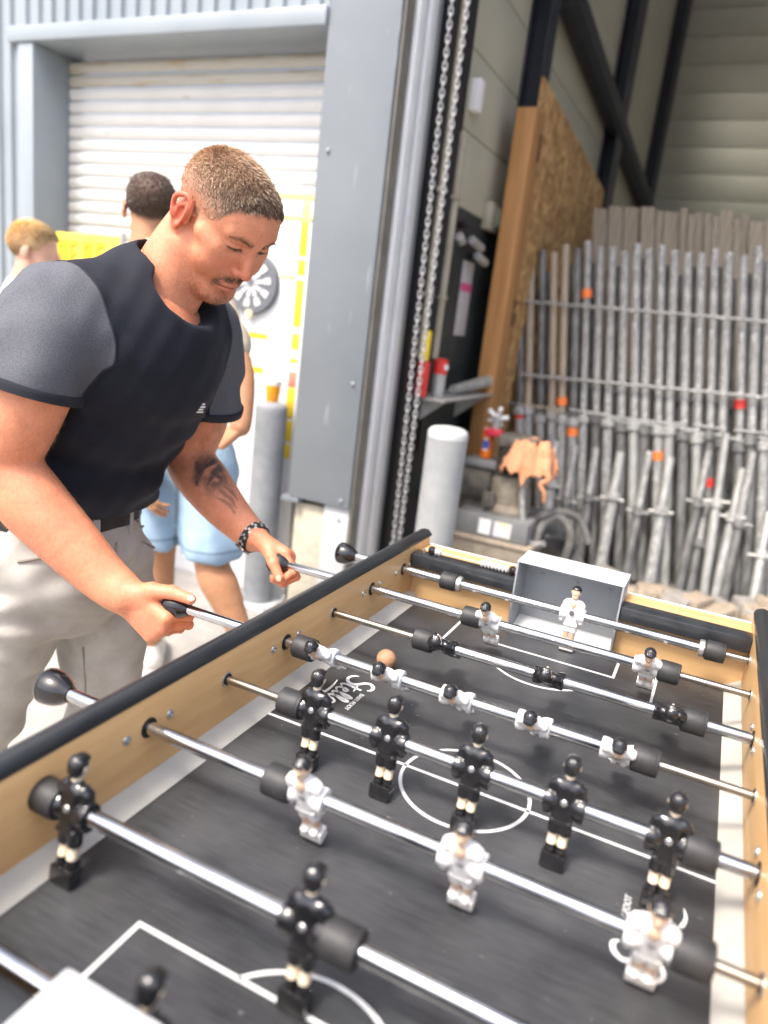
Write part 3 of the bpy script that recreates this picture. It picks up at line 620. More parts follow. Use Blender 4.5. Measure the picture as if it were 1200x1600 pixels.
# regulator fittings on the head
rg = cp(775, 668, Yc+0.2)
B = MB(); z0 = zc+0.42
MB().tube([(rg[0], Yc+0.2, z0-0.01), (rg[0], Yc+0.2, rg[2]+0.06)], 0.022, 10).build('riser', mt_galv, co)
for a in range(5): MB().tube([(rg[0], Yc+0.2, rg[2]+0.05), (rg[0]+0.06*math.cos(a*1.256), Yc+0.2-0.03*math.sin(a*1.256), rg[2]+0.06+0.05*math.sin(a*1.256))], 0.012, 8).build('knob_arm', mt_alu, co)
MB().box((rg[0]-0.045, Yc+0.15, rg[2]-0.045), (rg[0]+0.05, Yc+0.19, rg[2]-0.005), 0.008).build('valve', mat('crimson_plastic', (0.55, 0.03, 0.06), 0.4), co)
# orange can on the terminal box
cn = np.array((mo[0]+0.012, Yc+0.22, zb+0.0455))
t = thing('drink_can', 'orange drink can with a blue emblem standing on the compressor motor', 'can', cn)
mt_can = mat('can_orange', (0.85, 0.18, 0.01), 0.3, 0.2, coat=0.3)
MB().lathe(cn, (0, 0, 1), ((0, 0.026), (0.008, 0.033), (0.15, 0.033), (0.160, 0.027)), 28).build('body', mt_can, t)
MB().lathe(cn+(0, 0, 0.1602), (0, 0, 1), ((0, 0.028), (0.004, 0.028), (0.004, 0.025), (0.001, 0.024)), 28).build('lid', mt_alu, t)
def can_patch(u0, u1, v0, v1, M, nm):
    vs = [];
    for v in (v0, v1):
        for k in range(9):
            a = u0+(u1-u0)*k/8; vs.append(cn+(0.0336*math.cos(a), 0.0336*math.sin(a), v))
    MB().add(vs, [(k, k+1, 9+k+1, 9+k) for k in range(8)]).build(nm, M, t)
can_patch(-2.2, -1.0, 0.055, 0.10, mat('can_blue', (0.04, 0.12, 0.45), 0.35), 'emblem'); can_patch(-2.0, -1.3, 0.101, 0.112, mt_white, 'emblem_bar'); can_patch(-1.9, -1.2, 0.045, 0.054, mt_white, 'emblem_bar')
# orange rag thrown over the compressor
rc_ = cp(833, 712, Yc+0.15)
N_ = 46; uu = np.linspace(-1, 1, N_); U_, V_ = np.meshgrid(uu, uu, indexing='ij')
base_p = np.stack([U_.ravel()*0.16, V_.ravel()*0.12, 0*U_.ravel()], 1); n1 = fbm(base_p+5, 14, 41, 3); n2 = fbm(base_p+9, 27, 42, 3); rdg = 1-np.abs(2*n1-1)*1.9; rdg2 = 1-np.abs(2*n2-1)*1.9
rad_ = np.maximum(np.abs(U_), np.abs(V_)).ravel(); dome = 0.05*np.clip(1-rad_**2, 0, 1)
hang = np.clip(rad_-0.55, 0, 1)*0.20*(0.6+0.8*n1)
shr = 1-0.28*np.clip(rad_-0.55, 0, 1)
top_ = np.stack([rc_[0]-0.01+base_p[:, 0]*shr*0.95+0.03*(n2-0.5), rc_[1]+base_p[:, 1]*shr+0.03*(n1-0.5), rc_[2]-0.035+dome+0.055*rdg+0.028*rdg2-hang], 1)
bot_ = top_-np.array((0, 0, 0.007)); B = MB(); q4 = [(a*N_+b, a*N_+b+1, (a+1)*N_+b+1, (a+1)*N_+b) for a in range(N_-1) for b in range(N_-1)]
edge = [a*N_ for a in range(N_)]+[(N_-1)*N_+b for b in range(1, N_)]+[a*N_+N_-1 for a in range(N_-2, -1, -1)]+[b for b in range(N_-2, 0, -1)]; K_ = N_*N_
B.add(list(top_)+list(bot_), q4+[tuple(K_+i for i in reversed(f)) for f in q4]+[(edge[k], edge[(k+1) % len(edge)], K_+edge[(k+1) % len(edge)], K_+edge[k]) for k in range(len(edge))])
B.tube(spline([rc_+(0.09, -0.09, -0.05), rc_+(0.12, -0.10, -0.09), rc_+(0.085, -0.105, -0.12), rc_+(0.11, -0.105, -0.16), rc_+(0.115, -0.10, -0.21)], 16), [0.018-0.0007*k for k in range(16)], 8)
single('rag', B, mat('orange_rag', (0.66, 0.33, 0.185), 0.85, 0.0, (0.56, 0.23, 0.11), 14, bump=0.001, bscale=120), 'crumpled pale orange rag thrown over the compressor head', 'rag', angle=80)
# hoses and a small pump beside the crate
mt_hose = mat('black_hose', (0.02, 0.02, 0.02), 0.5, 0.0, (0.05, 0.05, 0.05), 20)
mt_hoseg = mat('grey_hose', (0.10, 0.097, 0.09), 0.6, 0.0, (0.17, 0.165, 0.155), 20)
def hose(pts, r, M, label, name='hose'):
    single(name, MB().tube(spline(pts, 40), r, 10), M, label, 'hose')
Yh = 3.0
hose([(-0.72, Yc-0.06, GZ+0.02), onz(800, 880, GZ)+(0, 0, 0.04), ony(835, 815, Yh), ony(870, 800, Yh), ony(905, 812, Yh+0.1), ony(920, 850, Yh+0.1)], 0.02, mt_hoseg, 'thick grey hose curving over the floor beside the compressor crate')
hose([ony(830, 880, Yh-0.1), ony(845, 825, Yh-0.05), ony(872, 808, Yh), ony(892, 835, Yh), ony(880, 880, Yh)], 0.022, mt_hoseg, 'grey hose bent in an upright arch by the black pump')
for i in range(4):
    hose([onz(770+i*9, 900, GZ)+(0, 0, 0.02), onz(800+i*8, 880, GZ)+(0, 0, 0.05+0.02*i), ony(825+i*6, 850-i*4, Yh), ony(880+i*4, 862-i*4, Yh+0.05), ony(900+i*4, 890, Yh)], 0.016, mt_hose, ('lowest', 'second lowest', 'third lowest', 'topmost')[i]+' black hose loop of the coil before the props', 'hose_loop')
pq = ony(872, 850, Yh+0.22)
pm = thing('pump', 'small black pump motor with a red button among the hoses', 'pump', (pq[0], Yh+0.2, GZ))
MB().lathe((pq[0]-0.02, Yh+0.06, pq[2]), (0, 1, 0), ((0, 0.04), (0.01, 0.075), (0.2, 0.08), (0.22, 0.05)), 24).build('motor', mt_iron, pm)
MB().box((pq[0]-0.12, Yh+0.1, GZ), (pq[0]+0.10, Yh+0.30, pq[2]-0.06), 0.008).build('stand', mt_tray, pm)
MB().box((pq[0]-0.10, Yh+0.12, pq[2]+0.06), (pq[0]+0.02, Yh+0.22, pq[2]+0.16), 0.01).build('switch_box', mt_tray, pm)
MB().lathe((pq[0]-0.04, Yh+0.17, pq[2]+0.1605), (0, 0, 1), ((0, 0.018), (0.02, 0.018), (0.024, 0.012)), 14).build('button', mt_red, pm)
# ------------------------------------------------------------------ football table
def wood_mat(name, c1, c2, ax, rough=0.42, scale=9):
    st = [1, 1, 1]; st[ax] = 0.09
    M = mat(name, c1, rough, 0.0, c2, scale*6, tuple(st), bump=0.00015, bscale=300, bstretch=tuple(st), detail=8, lo=0.3, hi=0.7)
    return M
W, WI, YE = 0.3325, 0.307, 0.585
mt_wy = wood_mat('beech_laminate_long', (0.64, 0.37, 0.150), (0.76, 0.48, 0.215), 1)
mt_wx = wood_mat('beech_laminate_cross', (0.52, 0.31, 0.135), (0.62, 0.40, 0.19), 0)
mt_rail = mat('black_rail', (0.016, 0.018, 0.021), 0.33, 0.0, (0.03, 0.033, 0.037), 30, (1, 0.2, 1), speck=(70, 0.72, (0.09, 0.095, 0.10)), rvar=0.1)
mt_strip = mat('pale_ramp', (0.40, 0.39, 0.35), 0.4, 0.0, (0.47, 0.46, 0.42), 14, speck=(90, 0.74, (0.25, 0.24, 0.22)))
def field_mat():
    M = mat('playfield_black', (0.015, 0.0158, 0.0175), 0.36, 0.0, (0.042, 0.0435, 0.047), 330, (0.06, 1, 1), detail=10, lo=0.34, hi=0.74, speck=(170, 0.715, (0.26, 0.26, 0.25), (0.55, 1, 1)), rvar=0.10, bump=0.00008, bscale=500, bstretch=(0.05, 1, 1), spec=0.35)
    n = M.node_tree.nodes; L = M.node_tree.links; b = n['Principled BSDF']      # cloudy wear over the grain
    src = b.inputs['Base Color'].links[0].from_socket
    tc = n.new('ShaderNodeTexCoord'); t = n.new('ShaderNodeTexNoise'); t.inputs['Scale'].default_value = 7; t.inputs['Detail'].default_value = 5
    L.new(tc.outputs['Object'], t.inputs['Vector'])
    r = n.new('ShaderNodeValToRGB'); r.color_ramp.elements[0].position = 0.35; r.color_ramp.elements[1].position = 0.75
    r.color_ramp.elements[0].color = (0, 0, 0, 1); r.color_ramp.elements[1].color = (0.046, 0.047, 0.049, 1); L.new(t.outputs['Fac'], r.inputs['Fac'])
    mx = n.new('ShaderNodeMix'); mx.data_type = 'RGBA'; mx.blend_type = 'ADD'; mx.inputs['Factor'].default_value = 1
    L.new(src, mx.inputs['A']); L.new(r.outputs['Color'], mx.inputs['B']); L.new(mx.outputs['Result'], b.inputs['Base Color'])
    return M
mt_field = field_mat()
mt_line = mat('white_marking', (0.70, 0.71, 0.70), 0.45, 0.0, (0.62, 0.63, 0.62), 60)
mt_goal = mat('grey_goal_metal', (0.30, 0.315, 0.33), 0.42, 0.15, (0.34, 0.355, 0.37), 12)
mt_goalw = mat('pale_goal_lid', (0.62, 0.64, 0.65), 0.35, 0.0, (0.66, 0.68, 0.69), 12)
mt_edge = mat('white_edge_band', (0.72, 0.69, 0.62), 0.5)
mt_cab = mat('cabinet_black', (0.02, 0.02, 0.022), 0.45)
mt_chrome = mat('chrome', (0.62, 0.63, 0.64), 0.15, 1.0, (0.30, 0.31, 0.33), 45, (0.22, 1, 1), rvar=0.10, lo=0.42, hi=0.68)
mt_chromed = mat('worn_inner_rod', (0.40, 0.37, 0.32), 0.30, 1.0, (0.30, 0.26, 0.21), 50, (0.2, 1, 1), rvar=0.08)
mt_screw = mat('screw_metal', (0.62, 0.61, 0.58), 0.35, 0.85)
mt_hole = mat('hole_bush', (0.01, 0.01, 0.01), 0.5)
mt_rub = mat('black_rubber', (0.018, 0.018, 0.019), 0.55, 0.0, (0.035, 0.034, 0.034), 60)
mt_knob = mat('black_knob', (0.010, 0.010, 0.011), 0.13, coat=0.5)

tbl = thing('football_table', 'beech football table with black pitch and grey metal goals', 'football table', (0, 0, GZ))
MB().box((-W, -YE-0.06, -0.02), (W, YE+0.06, 0.0)).build('playfield', mt_field, tbl, smooth=False)
for s in (-1, 1):
    MB().prism([(s*WI, -YE, 0.0002), (s*W, -YE, 0.0165), (s*W, -YE, 0.0002)], (0, 2*YE, 0)).build('edge_ramp', mt_strip, tbl, smooth=False)
    MB().box((s*W, -0.665, -0.10), (s*0.3595, 0.665, 0.121), 0.0015).build('side_wall', mt_wy, tbl)
    prof = [(s*(W-0.0006), 0.1215)]+[(s*(0.3465-0.0143*math.cos(math.pi*k/12)), 0.1245+0.0125*math.sin(math.pi*k/12)) for k in range(13)]+[(s*0.3605, 0.1215)]
    B = MB(); ends = [(-0.672, 0.55), (-0.668, 0.9), (-0.660, 1.0), (0.660, 1.0), (0.668, 0.9), (0.672, 0.55)]; n = len(prof); vs = []
    for (yy, sc) in ends:
        for (px, pz) in prof: vs.append((px, yy, 0.1215+(pz-0.1215)*sc))
    B.add(vs, [(i*n+k, i*n+k+1, (i+1)*n+k+1, (i+1)*n+k) for i in range(len(ends)-1) for k in range(n-1)]+[(i*n+n-1, i*n, (i+1)*n, (i+1)*n+n-1) for i in range(len(ends)-1)]+[tuple(range(n)), tuple((len(ends)-1)*n+k for k in range(n))])
    B.build('cap_rail', mt_rail, tbl, angle=45)
GH = 0.100
for e in (-1, 1):
    for s in (-1, 1):
        x0, x1 = s*(GH+0.004), s*W
        MB().box((x0, e*YE, 0.0003), (x1, e*(YE+0.02), 0.0795)).build('end_wall', mt_wx, tbl)
        MB().box((x0, e*(YE-0.029), 0.080), (x1, e*(YE+0.012), 0.108), 0.003).build('end_rail', mt_rail, tbl)
        MB().box((x0, e*(YE+0.0125), 0.090), (x1, e*0.662, 0.1035), 0.001).build('end_tray', mt_wx, tbl)
        MB().box((x0, e*0.6622, 0.06), (x1, e*0.6660, 0.1050), 0.001).build('edge_band', mt_edge, tbl)
    # goal box
    g = MB().box((-GH, e*(YE+0.050), 0.0), (GH, e*(YE+0.053), 0.146)).build('goal_back', mt_goal, tbl)
    for s in (-1, 1):
        MB().box((s*GH, e*(YE-0.034), 0.0008), (s*(GH+0.0035), e*(YE+0.053), 0.1465), 0.0008).build('goal_side', mt_goal, tbl)
    MB().box((-GH-0.0036, e*(YE-0.034), 0.1468), (GH+0.0036, e*(YE+0.054), 0.1500), 0.001).build('goal_lid', mt_goalw, tbl)
    MB().prism([(-GH+0.0005, e*(YE-0.005), 0.0004), (-GH+0.0005, e*(YE+0.0495), 0.0004), (-GH+0.0005, e*(YE+0.0495), 0.010)], (2*GH-0.001, 0, 0)).build('goal_floor', mt_goalw, tbl, smooth=False)
    for sx in (-0.065, 0.005, 0.07):
        MB().lathe((sx, e*(YE+0.0498), 0.107), (0, -e, 0), ((0, 0.0042), (0.0015, 0.0042), (0.0025, 0.003)), 12).build('screw', mt_goal, g)
# cabinet and legs
MB().box((-0.3590, -0.664, -0.26), (0.3590, 0.664, -0.1005), 0.004).build('cabinet', mt_cab, tbl)
for sx in (-1, 1):
    for sy in (-1, 1):
        lg = MB().box((sx*0.355, sy*0.655, GZ+0.025), (sx*0.265, sy*0.565, -0.2602), 0.006).build('leg', mt_cab, tbl)
        MB().lathe((sx*0.31, sy*0.61, GZ), (0, 0, 1), ((0, 0.035), (0.015, 0.035), (0.0252, 0.015)), 16).build('foot', mt_screw, lg)
# markings
LWID = 0.0046
def marking(name, path, w=LWID): MB().ribbon(path, w, 0.0004).build(name, mt_line, tbl, smooth=False)
marking('centre_line', [(-WI, 0), (WI, 0)])
marking('centre_circle', [(0.085*math.cos(t), 0.085*math.sin(t)) for t in np.linspace(0, 2*math.pi, 73)])
for e in (-1, 1):
    for (bw, by) in ((0.1215, 0.4715), (0.1930, 0.3850)):
        B = MB()
        for a, b in (((-bw, YE), (-bw, by-LWID/2)), ((bw, YE), (bw, by-LWID/2)), ((-bw+LWID/2, by), (bw-LWID/2, by))): B.ribbon([(a[0], e*a[1]), (b[0], e*b[1])], LWID, 0.0004)
        B.build('box_marking', mt_line, tbl, smooth=False)
    a0 = math.asin(0.0785/0.0975); cy = 0.3850+0.0975*math.cos(a0)-0.0
    marking('arc_marking', [(0.0975*math.sin(t), e*(cy-0.0975*math.cos(t))) for t in np.linspace(-a0, a0, 33)])
# script logo, twice (one for each side)
SCR = [  # (points, widths): u to the right, v up, one unit = lower-case height
 ([(2.05, 2.55), (1.75, 2.85), (1.15, 2.75), (0.75, 2.25), (0.95, 1.75), (1.45, 1.35), (1.75, 0.85), (1.5, 0.25), (0.85, 0.0), (0.25, 0.25), (0.05, 0.7)], [.12, .3, .36, .34, .34, .36, .38, .34, .3, .26, .1]),
 ([(2.35, 2.1), (2.2, 1.2), (2.1, 0.35), (2.35, 0.0), (2.7, 0.3)], [.2, .27, .27, .22, .1]), ([(1.75, 1.45), (2.3, 1.5), (2.95, 1.6)], [.12, .2, .1]),
 ([(2.7, 0.45), (3.15, 0.65), (3.35, 0.95), (3.1, 1.1), (2.85, 0.7), (2.95, 0.15), (3.3, 0.0), (3.7, 0.35)], [.12, .2, .22, .22, .26, .24, .2, .1]),
 ([(3.65, 0.3), (4.1, 1.1), (4.3, 1.8), (4.1, 2.05), (3.9, 1.5), (3.8, 0.6), (4.0, 0.0), (4.4, 0.35)], [.12, .2, .22, .2, .27, .27, .2, .1]),
 ([(4.35, 0.3), (4.8, 1.1), (5.0, 1.8), (4.8, 2.05), (4.6, 1.5), (4.5, 0.6), (4.7, 0.0), (5.05, 0.35)], [.12, .2, .22, .2, .27, .27, .2, .1]),
 ([(5.85, 0.95), (5.5, 1.05), (5.15, 0.65), (5.2, 0.15), (5.5, 0.0), (5.8, 0.45), (5.9, 0.95), (5.8, 0.3), (6.0, 0.0), (6.35, 0.3)], [.2, .2, .25, .24, .2, .2, .24, .24, .2, .08]),
 ([(1.9, -0.65), (3.2, -0.45), (4.6, -0.5), (6.0, -0.85), (6.9, -0.7)], [.06, .22, .28, .2, .05])]
def logo(kx, mirror):
    U = 0.0175; o = MB()
    for pts, wd in SCR:
        Q = spline(np.c_[np.array(pts), np.array(wd)], 26)
        path = [((-0.2815+0.0175+v*U)*mirror, (0.186-u*U)*mirror) for u, v, _ in Q]
        o.ribbon(path, [q[2]*U for q in Q], 0.0004)
    o.build('script_lettering', mt_line, tbl, smooth=False)
    cu = bpy.data.curves.new('sub', 'FONT'); cu.body = 'BABY-FOOT'; cu.size = 0.0105; cu.extrude = 0.0002; cu.shear = 0.1
    ob = bpy.data.objects.new('sub', cu); COL.objects.link(ob); dg = bpy.context.evaluated_depsgraph_get(); me = bpy.data.meshes.new_from_object(ob.evaluated_get(dg))
    bpy.data.objects.remove(ob); o2 = link('caption_lettering', me, tbl); me.materials.clear(); me.materials.append(mt_line)
    o2.location = (-0.2815*mirror+0.0580*mirror, 0.136*mirror, 0.0007-GZ); o2.rotation_euler = (0, 0, -math.pi/2 if mirror > 0 else math.pi/2)
logo(0, 1); logo(0, -1)
# hole bushes and screws on the side walls
RY = [(3.5-i)*0.15 for i in range(8)]; RZ = 0.0800; WHITE = (0, 1, 3, 5)
for i, y in enumerate(RY):
    for s in (-1, 1):
        hs = (i in WHITE) == (s < 0)              # handle side: wide bush and two screws
        x = s*(W-0.0004); r_ = 0.0125 if hs else 0.0105
        B = MB(); B.lathe((x, y, RZ), (-s, 0, 0), ((0, r_), (0.0012, r_), (0.0016, r_-0.0015)), 24); B.build('bush', mt_hole if hs else mt_screw, tbl)
        if hs:
            for dy in (-0.036, 0.036): MB().lathe((x, y+dy, RZ+0.001), (-s, 0, 0), ((0, 0.0062), (0.0012, 0.0060), (0.0026, 0.0042), (0.0026, 0.0020), (0.0014, 0.0016)), 16).build('screw', mt_screw, tbl)
        else: MB().lathe((x-s*0.0016, y, RZ), (-s, 0, 0), ((0, 0.0085), (0.0008, 0.0085), (0.001, 0.0065)), 20).build('ring', mt_hole, tbl)
# score counter on the far tray
sa, sb = onz(676, 859, 0.118), onz(800, 892, 0.118); ys = (sa[1]+sb[1])/2
mt_bead = mat('white_bead', (0.72, 0.70, 0.66), 0.35); 
scn = thing('score_counter', 'row of white and black score beads on a wire at the end tray', 'score counter', ((sa[0]+sb[0])/2, ys, 0.104))
MB().tube([(sa[0]-0.018, ys, 0.1175), (sb[0]+0.012, ys, 0.1175)], 0.0013, 8).build('wire', mt_screw, scn)
for xx in (sa[0]-0.017, sb[0]+0.012): MB().tube([(xx, ys, 0.1033), (xx, ys, 0.1185)], 0.0022, 8).build('post', mt_screw, scn)
def bead(x, M, r=0.0088, l=0.0066):
    MB().lathe((x-l/2, ys, 0.1175), (1, 0, 0), ((0, 0.004), (0.0012, r*0.8), (l*0.5, r), (l-0.0012, r*0.8), (l, 0.004)), 16).build('bead', M, scn)
bead(sa[0], mt_knob, 0.0098, 0.013); bead(sa[0]+0.0115, mt_bead); bead(sa[0]+0.0185, mt_bead)
bead(sb[0], mt_knob, 0.0098, 0.013)
for k in range(8): bead(sb[0]-0.0115-k*0.0075, mt_bead)

# ------------------------------------------------------------------ player figures (mesh data shared by all)
mt_fw = mat('figure_white', (0.80, 0.795, 0.775), 0.45, 0.0, (0.74, 0.73, 0.70), 160, spec=0.35)
mt_fb = mat('figure_black', (0.009, 0.009, 0.010), 0.16, 0.0, (0.016, 0.016, 0.017), 80, coat=0.4)
mt_fs = mat('figure_skin', (0.72, 0.50, 0.34), 0.35, coat=0.2)
mt_fs2 = mat('figure_leg_cream', (0.74, 0.63, 0.47), 0.35, coat=0.2)
mt_pin = mat('figure_pin', (0.45, 0.45, 0.45), 0.35, 0.8)
VX = 0.0009
def fm(name, M, fn, lo=(-.03, -.024, -.084), hi=(.03, .024, .066), iters=1):
    G = SDF(lo, hi, VX); fn(G); return sdfmesh(name, [G.poly()], M, (0, 0, 0), iters=iters)
def rx(a): c, q = math.cos(a), math.sin(a); return np.array(((c, 0, q), (0, 1, 0), (-q, 0, c)))
def f_jersey(G):
    G.box((0, 0, 0.002), (0.0128, 0.0094, 0.0235), rnd=0.0070, k=0.003)
    G.cap((-0.0110, 0, 0.0225), (0.0110, 0, 0.0225), 0.0070, 0.0070, 0.004); G.cap((0, 0, 0.024), (0, 0, 0.0285), 0.0075, 0.0060, 0.004)
    for s in (-1, 1):
        G.box((s*0.0172, -0.0008, 0.0035), (0.0055, 0.0068, 0.0215), rx(-s*0.10), rnd=0.0048, k=0.0022)
        G.ell((s*0.0185, -0.0065, -0.0115), (0.0044, 0.0040, 0.0056), k=0.002)
        G.cap((s*0.0170, 0, 0), (s*0.0215, 0, 0), 0.0134, 0.0134, 0.0015); G.plane((s*0.0232, 0, 0), (s, 0, 0), 0.0010)
        G.cap((s*0.0095, -0.0098, 0.019), (s*0.003, -0.0104, 0.004), 0.0008, 0.0006, 0.0015, op='sub')
    G.box((0, 0, -0.0205), (0.0130, 0.0098, 0.0035), rnd=0.003, k=0.0015)
def f_shorts(G):
    for s in (-1, 1): G.cap((s*0.0052, 0, -0.018), (s*0.0062, -0.0005, -0.034), 0.0082, 0.0076, 0.002)
    G.plane((0, 0, -0.0375), (0, 0, -1), 0.001)
def f_leg(s):
    def g(G): G.chain([(s*0.0058, 0, -0.030), (s*0.0060, -0.0012, -0.042), (s*0.0058, 0, -0.050), (s*0.0056, 0.0, -0.056)], [0.0064, 0.0052, 0.0054, 0.0046], 8, 0.001)
    return g
def f_sock(s):
    def g(G): G.cap((s*0.0057, 0, -0.052), (s*0.0058, -0.0005, -0.058), 0.0058, 0.0060, 0.001); G.cap((s*0.0058, 0.002, -0.0585), (s*0.0062, -0.0065, -0.0590), 0.0052, 0.0045, 0.002)
    return g
def f_head(G):
    G.cap((0, 0.0005, 0.026), (0, -0.0005, 0.038), 0.0056, 0.0050, 0.003); G.ell((0, -0.0005, 0.0455), (0.0088, 0.0098, 0.0115), k=0.003)
    G.ell((0, -0.0098, 0.0445), (0.0016, 0.0028, 0.0026), k=0.002); G.ell((0, -0.0065, 0.0375), (0.005, 0.0045, 0.004), k=0.003)
    for s in (-1, 1): G.ell((s*0.0088, 0.0008, 0.0448), (0.0013, 0.0024, 0.0032), k=0.001); G.ell((s*0.0036, -0.0105, 0.0475), (0.0022, 0.0016, 0.0014), k=0.0015, op='sub')
def f_hair(G):
    G.ell((0, 0.0012, 0.0478), (0.0096, 0.0102, 0.0105), k=0.001); G.ell((0, 0.0045, 0.043), (0.0086, 0.0066, 0.0085), k=0.002); G.ell((0, -0.0062, 0.0530), (0.0072, 0.0040, 0.0034), k=0.003)
    G.box((0, -0.012, 0.0440), (0.02, 0.0062, 0.0080), k=0.002, op='sub'); G.disp(lambda X, Y, Z: 0.0004*np.sin(X*2600+Y*500)*(Z > 0.046))
def f_vneck(G):
    G.ell((0, -0.0078, 0.0235), (0.0062, 0.0042, 0.0085), k=0.001); G.cap((0, -0.006, 0.024), (0, -0.0098, 0.0155), 0.004, 0.0018, 0.002)
FM = {}
for key, Mj, Msk in (('white', mt_fw, mt_fs), ('black', mt_fb, mt_fs2)):
    FM[key] = [('jersey', fm('jersey', Mj, f_jersey)), ('shorts', fm('shorts', Mj, f_shorts)), ('leg', fm('leg', Msk, f_leg(-1))), ('leg', fm('leg', Msk, f_leg(1))),
               ('sock', fm('sock', Mj, f_sock(-1))), ('sock', fm('sock', Mj, f_sock(1))), ('head', fm('head', Msk, f_head)), ('hair', fm('hair', mt_fb, f_hair))]
    if key == 'white':
        FM[key].append(('neck_opening', fm('neck_opening', Msk, f_vneck)))
        FM[key].append(('foot_block', MB().box((-0.0135, -0.0070, -0.0760), (0.0135, 0.0080, -0.0605), 0.0012).mesh('foot_block', mt_fw)))
        FM[key].append(('sole', MB().box((-0.0133, -0.0072, -0.0785), (0.0133, 0.0082, -0.0761), 0.0006).mesh('sole', mt_rub)))
    else:
        FM[key].append(('foot_block', MB().box((-0.0140, -0.0075, -0.0785), (0.0140, 0.0085, -0.0605), 0.0016).mesh('foot_block', mt_fb)))
    FM[key].append(('pin', MB().lathe((0, 0.0095 if key == 'black' else -0.0098, 0.004 if key == 'black' else 0.006), (0, 1 if key == 'black' else -1, 0.1), ((-0.004, 0.0040), (0.0005, 0.0040), (0.0016, 0.0026)), 14).mesh('pin', mt_pin)))
mt_emb = mat('figure_emblem', (0.12, 0.12, 0.13), 0.4)
RODS = [  # key, figure x positions, head tilt towards the camera side (deg), bumpers, silver collars, label
 ('white', [0.023], 5, [-0.229, 0.276], [-0.2065, 0.2535], 'chrome rod carrying the single white goalkeeper before the far grey goal'),
 ('white', [-0.099, 0.177], 42, [-0.129, 0.210], [], 'chrome rod with two white defenders, gripped by the hand wearing the watch'),
 ('black', [-0.128, 0.047, 0.224], 62, [-0.161, 0.256], [], 'chrome rod with three black figures tipped flat, between two white rods'),
 ('white', [-0.266, -0.156, -0.049, 0.061, 0.173], 56, [-0.298, 0.205], [], 'chrome rod with five tilted white figures, gripped by the bare right hand'),
 ('black', [-0.193, -0.084, 0.025, 0.134, 0.245], -5, [-0.226, 0.277], [], 'chrome rod with five upright black figures beside the centre line'),
 ('white', [-0.113, 0.065, 0.243], 22, [-0.1465, 0.277], [], 'chrome rod with three white forwards and a free black knob'),
 ('black', [-0.290, -0.022], -7, [-0.3215, 0.012], [], 'chrome rod with two black defenders, one pressed against the side wall'),
 ('black', [-0.064], -12, [-0.29, 0.20], [], 'chrome rod with the black goalkeeper beside the pale goal lid')]
HEND = {0: -0.487, 1: -0.562, 3: -0.566, 5: -0.503}
for i, (key, xs, tilt, bumps, cols, lab) in enumerate(RODS):
    y = RY[i]; rod = thing('playing_rod', lab, 'playing rod', (0, y, RZ), 'rods of the football table')
    white = key == 'white'
    he = HEND.get(i, 0.53) if white else 0.53+0.01*(i % 3); s = -1 if white else 1
    hb = he-s*0.044                                           # where the handle starts
    end = max(bumps)+0.005 if white else min(bumps)-0.005
    if i == 7: end = -0.40
    MB().tube([(hb+s*0.01, y, RZ), (end, y, RZ)], 0.0083, 20).build('bar', mt_chrome, rod, angle=50)
    if i != 7: MB().tube([(end+s*0.005, y, RZ), (-s*0.350, y, RZ)], 0.0056, 16).build('inner_bar', mt_chromed, rod, angle=50)
    prof = ((0, 0.0100), (0.003, 0.0115), (0.010, 0.0165), (0.020, 0.0212), (0.030, 0.0232), (0.0345, 0.0232), (0.0350, 0.0224), (0.0365, 0.0224), (0.0370, 0.0232), (0.041, 0.0222), (0.044, 0.0185))
    MB().lathe((hb, y, RZ), (s, 0, 0), prof, 28).build('handle', mt_knob, rod, angle=40)
    for bxx in bumps:
        MB().lathe((bxx-0.017, y, RZ), (1, 0, 0), ((0, 0.0150), (0.002, 0.0178), (0.006, 0.0180), (0.028, 0.0180), (0.0295, 0.0172), (0.0305, 0.0178), (0.033, 0.0172), (0.034, 0.0145)), 28).build('bumper', mt_rub, rod, angle=40)
    for cxx in cols: MB().lathe((cxx-0.005, y, RZ), (1, 0, 0), ((0, 0.014), (0.0012, 0.0155), (0.0085, 0.0155), (0.010, 0.014)), 24).build('collar', mt_screw, rod, angle=40)
    for k, x in enumerate(xs):
        par = None
        for j, (nm, me) in enumerate(FM[key]):
            if j == 0:
                o = par = link('player_figure', me, rod); o.location = (x, 0, 0)
                tl = math.radians(tilt+random.uniform(-1.5, 1.5)); o.rotation_euler = (tl, 0, 0) if white else (-tl, 0, math.pi)
                if not white: o.rotation_euler = (tl, 0, 0); o.rotation_euler = (Matrix.Rotation(tl, 4, 'X') @ Matrix.Rotation(math.pi, 4, 'Z')).to_euler()
            else: link(nm, me, par)
        if i == 0:
            for (r0, r1, zz) in ((0.0050, 0.0036, 0.006),): MB().lathe((0, -0.0118, zz), (0, -1, 0.05), ((0, r0), (0.0006, r0), (0.0007, r1), (0.0003, r1)), 18).build('emblem', mt_emb, par, off=(0, 0, 0))
